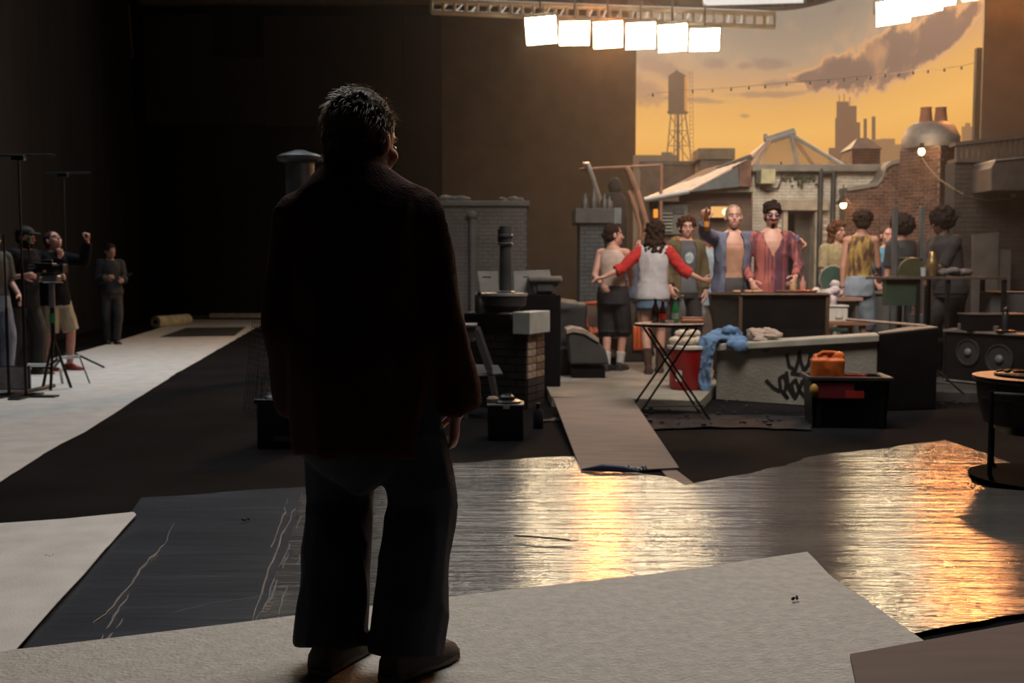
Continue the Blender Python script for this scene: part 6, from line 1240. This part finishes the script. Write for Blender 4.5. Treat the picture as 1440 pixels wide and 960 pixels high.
# ---- foreground man (seen from behind, head turned right)
fp = gr(540, 962, .04)
m_cord = cm('rust_corduroy', (.050, .014, .006), bump=.5, bs=160, spec=.15); m_jean = cm('dark_denim', (.013, .019, .032), bump=.4, bs=220)
FX, FY = (509-720)/FPX*2.9, 2.92
T_, J_ = person('man seen from behind in a dark rust overshirt and baggy jeans, watching the set', (FX, FY, .045), 178, 1.74, lean=(-.012, .0), bulk=1.07, belly=.03, shw=.93, drop=.095, al=1.12, hsc=1.09, armr=1.12, vox=.0065,
    arms={'r': ((.27, .02, -1), (.14, .16, -1), .75, (-.12, .1, -1)), 'l': ((-.20, .02, -1), (.12, .30, -1), .5)}, feet={'l': (-.095, -.03), 'r': (.13, -.09)}, footdir={'l': (.38, .92), 'r': (.62, .78)},
    head=(-32, 10), skin='rosy', hair=('short', (.17, .135, .10)), headpos=(.012, .02, -.068),
    wear=[dict(k='shirt', n='overshirt', m=m_cord, inf=.026, hem=.64, flare=.02, sleeve=1.98, cuff=.012, collar=True, vox=.009, smooth=16, ruf=.016, rs=(6, 6, 3.0), ruf2=.001),
          dict(k='pants', n='jeans', m=m_jean, inf=.018, len=2.06, crotch=.52, flare=.05, vox=.009, smooth=8, ruf=.013, rs=(8, 8, 4.5)), SH(cm('brown_suede', (.05, .036, .026), rough=.8, vs=20), w=1.15, sole=mat('grey_sole', (.09, .08, .07), .7))])
rnd = random.Random(77); hs_ = MB(); hx, (fs_, ff_, fu_) = J_['hp'], J_['fr']
for _ in range(900):
    t = rnd.uniform(0, 2*PI); z = rnd.uniform(-.75, 1); q = math.sqrt(max(0, 1-z*z)); x, y = q*math.cos(t), q*math.sin(t)
    if y > .45 and z < .35: continue
    r = .093; p0 = hx(x*.086, -.026+y*.092, .035+z*.090) if z > -.4 else hx(x*.078, -.05+y*.06, -.02+z*.06)
    if z <= -.4 and y > 0: continue
    nd = (fs_*x+ff_*y+fu_*z).normalized(); tg = (ff_*-.6-fu_*.8+fs_*x*.4); tg = (tg-nd*tg.dot(nd)).normalized()
    L = rnd.uniform(.012, .030); p1 = p0+nd*L*.35+tg*L*.5; p2 = p1+tg*L*.7+nd*L*rnd.uniform(-.1, .35)+fs_*rnd.uniform(-.006, .006)
    hs_.tube([p0-nd*.003, p1, p2], .0007, 3, [.0012, .0009, .0004])
o = hs_.build('hair_wisps', mat('rim_glow_hair', (.34, .25, .17), .5, var=.3, spec=.3), [c for c in T_.children if c.name.startswith('hair')][0], smooth=True, stuff=True)  # wisps coloured paler to help the golden rim-light edge
# belt loops / pocket seams at the back of the jeans and shoulder yoke seam
sp, pf_ = J_['spine'], J_['prof']
# ---- girl in raglan top
P1 = (wx(917, 11.2), 11.2, Z0)
m_white = cm('heather_white_jersey', (.44, .43, .44)); m_redj = cm('red_jersey', (.42, .018, .015)); m_dsh = cm('light_blue_denim', (.10, .17, .27))
person('dancing person in a red-sleeved white top and denim shorts, back to camera', P1, 172, 1.69, lean=(.02, 0), bulk=.92, arms={'l': ((-.80, -.12, -.72), (-.92, -.2, -.42), .5, (-1, -.1, -.2)), 'r': ((.62, -.1, -.75), (.85, -.1, -.42), .5, (1, 0, -.05))},
    feet={'l': (-.04, -.08), 'r': (.10, .06)}, head=(12, 0), skin='pale', hair=('long', (.028, .015, .010)),
    wear=[dict(k='shirt', n='raglan_top', m=m_white, inf=.022, hem=.86, flare=.04, sleeve=1.35, cuff=.012, sm=m_redj, ruf=.008), dict(k='pants', n='denim_shorts', m=m_dsh, inf=.030, len=.42, crotch=.76, top=.93), dict(k='boots', n='boots', m=cm('brown_boot', (.05, .022, .016)), h=.5), SH(cm('brown_boot', (.05, .022, .016)))])
# ---- tank top person
person('person in a beige tank top and long black shorts, leftmost of the party', (wx(862, 11.45), 11.45, Z0), 155, 1.68, bulk=.95, arms={'l': ((-.25, -.25, -.9), (.2, -.75, -.35), .6), 'r': ((.22, .1, -1), (.1, .8, -.25), .6)}, feet={'l': (-.07, .0), 'r': (.09, .05)},
    head=(-55, 0), skin='pale', hair=('bun', (.025, .013, .01)),
    wear=[dict(k='shirt', n='tank_top', m=cm('beige_rib_knit', (.52, .40, .33)), inf=.010, hem=.98, top=1.44, sleeve=0, flare=.0), dict(k='pants', n='long_shorts', m=cm('black_shorts', (.018, .017, .020)), inf=.035, len=1.12, flare=.03), dict(k='boots', n='socks', m=cm('white_sock', (.42, .40, .38)), h=.35), SH(w=1.4)])
# ---- olive jacket man
T_, JM = person('man in an olive jacket over a grey T-shirt facing the camera', (wx(964, 11.95), 11.95, Z0), 8, 1.80, arms={'l': ((-.25, -.05, -1), (.1, -.5, -.7), .6), 'r': ((.2, -.05, -1), (.0, -.25, -1), .5)}, feet={'l': (-.1, .0), 'r': (.09, .02)}, head=(-8, 4), skin='pale', hair=('curly', (.055, .025, .014)),
    wear=[dict(k='shirt', n='t_shirt', m=cm('grey_tee', (.085, .09, .10)), inf=.008, hem=.86, sleeve=.5), dict(k='jacket', n='olive_jacket', m=cm('olive_drab', (.085, .062, .026)), inf=.018, gap=.55, hem=.80, sleeve=1.9, flare=.03, ruf=.01, top=1.46), dict(k='pants', n='trousers', m=cm('black_trousers', (.02, .018, .02)), inf=.015, len=2), SH()])
m_ = MB(); c = JM['spine'](1.27); p_ = JM['prof'](1.27); m_.rings([[c+JM['sd']*(r*math.cos(t)*1.0)+JM['f']*(p_[1]+.014+o_)+V((0, 0, r*math.sin(t)*1.25)) for t in [i*PI/5 for i in range(10)]] for r, o_ in ((.055, -.01), (.055, .004))])
m_.build('shirt_print', mat('pale_blue_print', (.32, .40, .42), .8, var=.5, vs=30), T_, world=True)
# ---- curly blond hidden person & pale-shirt person behind
person('half-hidden person with curly blond hair behind the dancing person', P(950, 500), 165, 1.60, skin='pale', hair=('curly', (.20, .12, .055)), wear=[dict(k='shirt', n='jumper', m=cm('tan_knit', (.22, .16, .10)), inf=.015, sleeve=1.9, hem=.85), dict(k='pants', n='trousers', m=cm('brown_trousers', (.07, .05, .04)), len=2), SH()], vox=.011)
person('hidden person in a pale blue shirt and grey trousers behind the olive jacket', P(992, 505), 20, 1.72, skin='pale', hair=('short', (.05, .03, .02)), wear=[dict(k='shirt', n='shirt', m=cm('pale_blue_shirt', (.24, .30, .34)), inf=.02, sleeve=1.9, hem=.72), dict(k='pants', n='trousers', m=cm('grey_trousers', (.16, .15, .15)), inf=.02, len=2), SH()], vox=.011)
person('mostly hidden person in a blue top behind the dancing person at left', P(900, 500), -40, 1.60, skin='tan', hair=('short', (.09, .05, .03)), wear=[dict(k='shirt', n='shirt', m=cm('dusty_blue_shirt', (.11, .14, .20)), inf=.02, sleeve=1, hem=.85), dict(k='pants', n='trousers', m=cm('dark_brown_trousers', (.05, .035, .03)), inf=.02, len=2), SH()], vox=.011)
# ---- denim jacket blond man raising a bottle
PD = (wx(1029, 10.65), 10.65, Z0)
m_dj = cm('faded_denim_jacket', (.085, .085, .145), col2=(.15, .17, .23), vs=2.5)
T_, JD = person('man with cropped blond hair in an open denim jacket raising a beer bottle', PD, 0, 1.85, shw=1.08, lean=(0, -.02), arms={'l': ((-.45, -.75, .12), (-.20, -.85, .42), 1.3, (-.1, -.3, 1)), 'r': ((1, .30, -.02), (.95, .12, -.02), .9, (.6, -.6, -.7))}, feet={'l': (-.13, 0), 'r': (.12, .02)}, head=(-6, -3), skin='pale', hair=('buzz', (.26, .19, .13)),
    wear=[dict(k='jacket', n='denim_jacket', m=m_dj, inf=.018, gap=.52, hem=.78, sleeve=1.95, flare=.03, ruf=.011, top=1.47), dict(k='shirt', n='undershirt', m=cm('tan_undershirt', (.40, .22, .14)), inf=.004, hem=.90, top=1.33, sleeve=0, flare=0, ruf=.003), dict(k='pants', n='jeans', m=cm('grey_jeans', (.06, .055, .055)), inf=.015, len=2), SH()])
hw = JD['wrl']; BT_ = thing('beer_bottle', 'brown beer bottle raised in the blond man\'s hand', 'bottle', (hw.x+.005, hw.y-.075, hw.z-.10))
MB().lathe([(.026, 0), (.029, .01), (.029, .12), (.014, .17), (.012, .22)], seg=18).build('glass', m_amb, BT_, smooth=True); MB().cyl((0, 0, .22), (0, 0, .235), .016, seg=12).build('cap', mat('gold_cap', (.45, .33, .18), .4, metal=.4), BT_); MB().lathe([(.0295, .04), (.0300, .045), (.03, .09), (.0295, .095)], seg=18, close=False).build('label', mat('amber_label', (.5, .22, .05), .5), BT_)
# ---- cook in red striped shirt
m_rs = cm('striped_red_shirt', (.42, .12, .095), col2=(.09, .03, .05), vs=4.5, stretch=(4, 4, .12), sharp=.06)
T_, JC = person('dark-haired cook in a red striped open-neck shirt and tinted glasses at the grill', (wx(1084, 10.6), 10.6, Z0), -6, 1.87, shw=1.05, arms={'l': ((-.35, -.1, -1), (.1, -.6, -.6), .6), 'r': ((.28, -.15, -.92), (-.32, -.72, -.50), .8)}, feet={'l': (-.12, 0), 'r': (.12, 0)}, head=(0, 8), skin='pale', hair=('quiff', (.016, .010, .008)), beard='goatee',
    wear=[dict(k='jacket', n='striped_shirt', m=m_rs, inf=.006, gap=.75, vn=1.22, hem=.82, sleeve=1.9, flare=.02, ruf=.009, top=1.46), dict(k='pants', n='trousers', m=cm('black_trousers', (.02, .018, .02)), inf=.012, len=2), SH()])
gl = MB(); hpf, fr = JC['hp'], JC['fr']
for q in (-1, 1): gl.ell(hpf(q*.032, .100, .0), (.024, .005, .019), fr, 12, 6); gl.tube([hpf(q*.055, .098, .005), hpf(q*.078, .0, .008)], .002, 5)
gl.build('tinted_glasses', mat('violet_lens', (.04, .03, .09), .1, spec=1), T_, smooth=True)
# ---- right group
person('person with arms crossed in a yellow print shirt by the stairhouse pipes', (wx(1176, 12.8), 12.8, Z0), 12, 1.78, vox=.009, arms={'l': ((-.15, -.25, -1), (.85, -.5, .15), .6), 'r': ((.15, -.25, -1), (-.85, -.5, .1), .6)}, head=(10, 0), skin='tan', hair=('long', (.08, .03, .015)),
    wear=[dict(k='shirt', n='print_shirt', m=cm('yellow_print', (.40, .32, .16), col2=(.20, .16, .09), vs=18), inf=.02, sleeve=.9, hem=.84), dict(k='pants', n='skirt', m=cm('tan_skirt', (.20, .12, .08)), inf=.02, len=.6), SH()])
m_vest = cm('gold_brown_print_vest', (.42, .27, .07), col2=(.08, .035, .02), vs=12, stretch=(1.6, 1.6, .4), sharp=.08)
T_, JV = person('person in a gold print vest and pale denim shorts with their back to the camera', (wx(1206, 11.8), 11.8, Z0), 160, 1.87, shw=.9, bulk=.86, lean=(.03, 0), arms={'l': ((-.20, -.15, -1), (-.05, -.10, -1), .45), 'r': ((.2, .1, -1), (.3, .6, -.3), .5)}, feet={'l': (-.09, 0), 'r': (.1, .04)}, head=(15, 0), skin='tan', hair=('curly', (.03, .018, .012)),
    wear=[dict(k='shirt', n='vest', m=m_vest, inf=.014, hem=.92, top=1.46, sleeve=0, flare=.01), dict(k='pants', n='denim_shorts', m=cm('bleached_denim', (.22, .27, .32)), inf=.035, len=1.05, flare=.035), SH()])
o = MB().ell((JV['wrl'].x, JV['wrl'].y, JV['wrl'].z+.01), (.034, .034, .012)).build('wristband', mat('dark_band', (.03, .02, .02), .5), T_, world=True)
person('person in blue overalls and a bright blue shirt behind the gold vest', (wx(1246, 13.1), 13.1, Z0), -15, 1.74, vox=.009, arms={'l': ((-.3, -.1, -1), (.2, -.6, -.5), .6), 'r': ((.3, -.1, -1), (-.5, -.6, -.2), .6)}, head=(15, 0), skin='rosy', hair=('short', (.07, .04, .03)),
    wear=[dict(k='shirt', n='shirt', m=cm('bright_blue_shirt', (.10, .26, .36)), inf=.012, sleeve=.8, hem=.9), dict(k='vest', n='bib', m=cm('navy_denim', (.03, .05, .10)), inf=.022, hem=.9, top=1.28), dict(k='pants', n='overalls', m=cm('navy_denim', (.03, .05, .10)), inf=.035, len=2, flare=.03), SH()])
person('person with a dark afro and dark top behind the blue-grey post', (wx(1266, 12.4), 12.4, Z0), -150, 1.82, vox=.009, arms={'l': ((-.1, .1, -1), (-.2, -.2, -1), .5), 'r': ((.1, 0, -1), (-.2, -.6, -.5), .5)}, head=(0, 0), skin='tan', hair=('afro', (.014, .010, .008)),
    wear=[dict(k='shirt', n='dark_top', m=cm('charcoal_top', (.035, .038, .04)), inf=.02, sleeve=.9, hem=.85), dict(k='pants', n='jeans', m=cm('pale_jeans', (.15, .19, .24)), inf=.02, len=2), SH()])
person('shadowed person with a dark afro leaning over the long table at right', (wx(1337, 11.45), 11.45, Z0), -75, 1.84, vox=.009, lean=(-.10, 0), bulk=1.1, arms={'l': ((-.25, -.2, -.9), (-.85, -.2, -.25), .6), 'r': ((-.35, .1, -.9), (-.85, 0, -.2), .6)}, head=(0, 10), skin='dark', hair=('afro', (.012, .009, .008)),
    wear=[dict(k='shirt', n='black_t_shirt', m=cm('black_tee', (.02, .02, .023)), inf=.02, sleeve=1, hem=.84), dict(k='pants', n='trousers', m=cm('black_trousers', (.02, .018, .02)), inf=.02, len=2), SH()])
# ---- crew at left
T_, JP = person('crew member in a charcoal sweater looking down at a phone by the left wall', P(158, 484, 0), 35, 1.74, arms={'l': ((-.1, -.15, -1), (.75, -.5, .15), .8), 'r': ((.25, -.15, -1), (.25, -.75, -.05), .8)}, feet={'l': (-.1, 0), 'r': (.09, -.04)}, head=(12, 28), skin='pale', hair=('short', (.03, .02, .016)),
    wear=[dict(k='shirt', n='sweater', m=cm('charcoal_knit', (.035, .038, .040)), inf=.03, sleeve=1.9, hem=.88), dict(k='pants', n='trousers', m=cm('dark_grey_trousers', (.045, .045, .048)), inf=.018, len=2), SH()])
c = JP['spine'](.96); p_ = JP['prof'](.96)
MB().rings([[c+JP['sd']*((p_[0]+.035)*math.cos(t))+JP['f']*((p_[1]+.035)*math.sin(t))+V((0, 0, dz)) for t in [PI*.5+i*PI/14 for i in range(9)]]+[c+JP['sd']*((p_[0]+.02)*math.cos(t))+JP['f']*((p_[1]+.02)*math.sin(t))+V((0, 0, dz)) for t in [PI*.5+i*PI/14 for i in range(8, -1, -1)]] for dz in (-.015, .02)]).build('shirt_hem', mat('teal_cloth', (.08, .30, .30), .8), T_, world=True)
pc = P(176, 484, 0); c = at(181, 386, pc[1]-.42); o = MB().box((0, 0, 0), (.075, .15, .012), R=Matrix.Rotation(.35, 3, 'X')).build('phone', m_blkp, bevel=.004); o.location = c; tag(o, 'dark phone held by the crew member in the charcoal sweater', 'phone')
PBm = P(80, 522, 0)
T_, JB = person('bearded crew member in khaki shorts holding a stand overhead and looking up', PBm, 70, 1.76, arms={'l': ((.45, .1, -.75), (.12, .1, 1), 1.2), 'r': ((.6, -.1, -.1), (.2, 0, 1), 1.2)}, feet={'l': (-.13, 0), 'r': (.12, .1)}, head=(-10, -28), skin='rosy', hair=('short', (.05, .028, .018)), beard=None,
    wear=[dict(k='shirt', n='black_jacket', m=cm('black_jersey', (.008, .008, .009), spec=.1), inf=.025, sleeve=1.95, hem=.82), dict(k='pants', n='khaki_shorts', m=cm('khaki_cotton', (.36, .30, .21)), inf=.03, len=1.0, flare=.02), SH(cm('red_trainer', (.22, .03, .02)))])
T_, JO = person('camera operator in a black T-shirt bent to the viewfinder at far left', P(33, 528, 0), 80, 1.78, bulk=1.15, lean=(.06, 0), arms={'l': ((-.35, -.25, -1), (.95, -.15, .10), .9), 'r': ((-.05, .1, -.9), (.95, .1, .1), .9)}, feet={'l': (-.16, -.02), 'r': (.13, .1)}, head=(0, 5), skin='rosy', hair=('short', (.02, .014, .012)), beard='full',
    wear=[dict(k='shirt', n='black_t_shirt', m=cm('black_tee2', (.014, .014, .017), spec=.1), inf=.03, sleeve=1, hem=.80), dict(k='pants', n='dark_trousers', m=cm('soft_black_trousers', (.028, .026, .025)), inf=.025, len=2, flare=.02), SH(cm('olive_shoe', (.10, .08, .05)))])
hpf, fr = JO['hp'], JO['fr']; b_ = MB().ell(hpf(0, -.01, .055), (.092, .105, .07), fr); b_.ell(hpf(0, .10, .05), (.07, .07, .012), fr); b_.build('cap', cm('black_cap', (.015, .015, .016)), T_, smooth=True)
person('crew member cut off by the left picture edge in a grey shirt and jeans', (gr(-6, 535).x, gr(-6, 535).y, 0), 60, 1.74, arms={'l': ((-.1, -.1, -1), (.4, -.5, -.6), .6), 'r': ((.2, 0, -1), (.5, -.4, -.5), .6)}, head=(0, 5), skin='rosy', hair=('short', (.04, .02, .014)),
    wear=[dict(k='shirt', n='dark_shirt', m=cm('dark_khaki_shirt', (.05, .055, .045)), inf=.02, sleeve=.9, hem=.98), dict(k='pants', n='jeans', m=cm('pale_blue_jeans', (.18, .21, .28)), inf=.025, len=2), SH()])
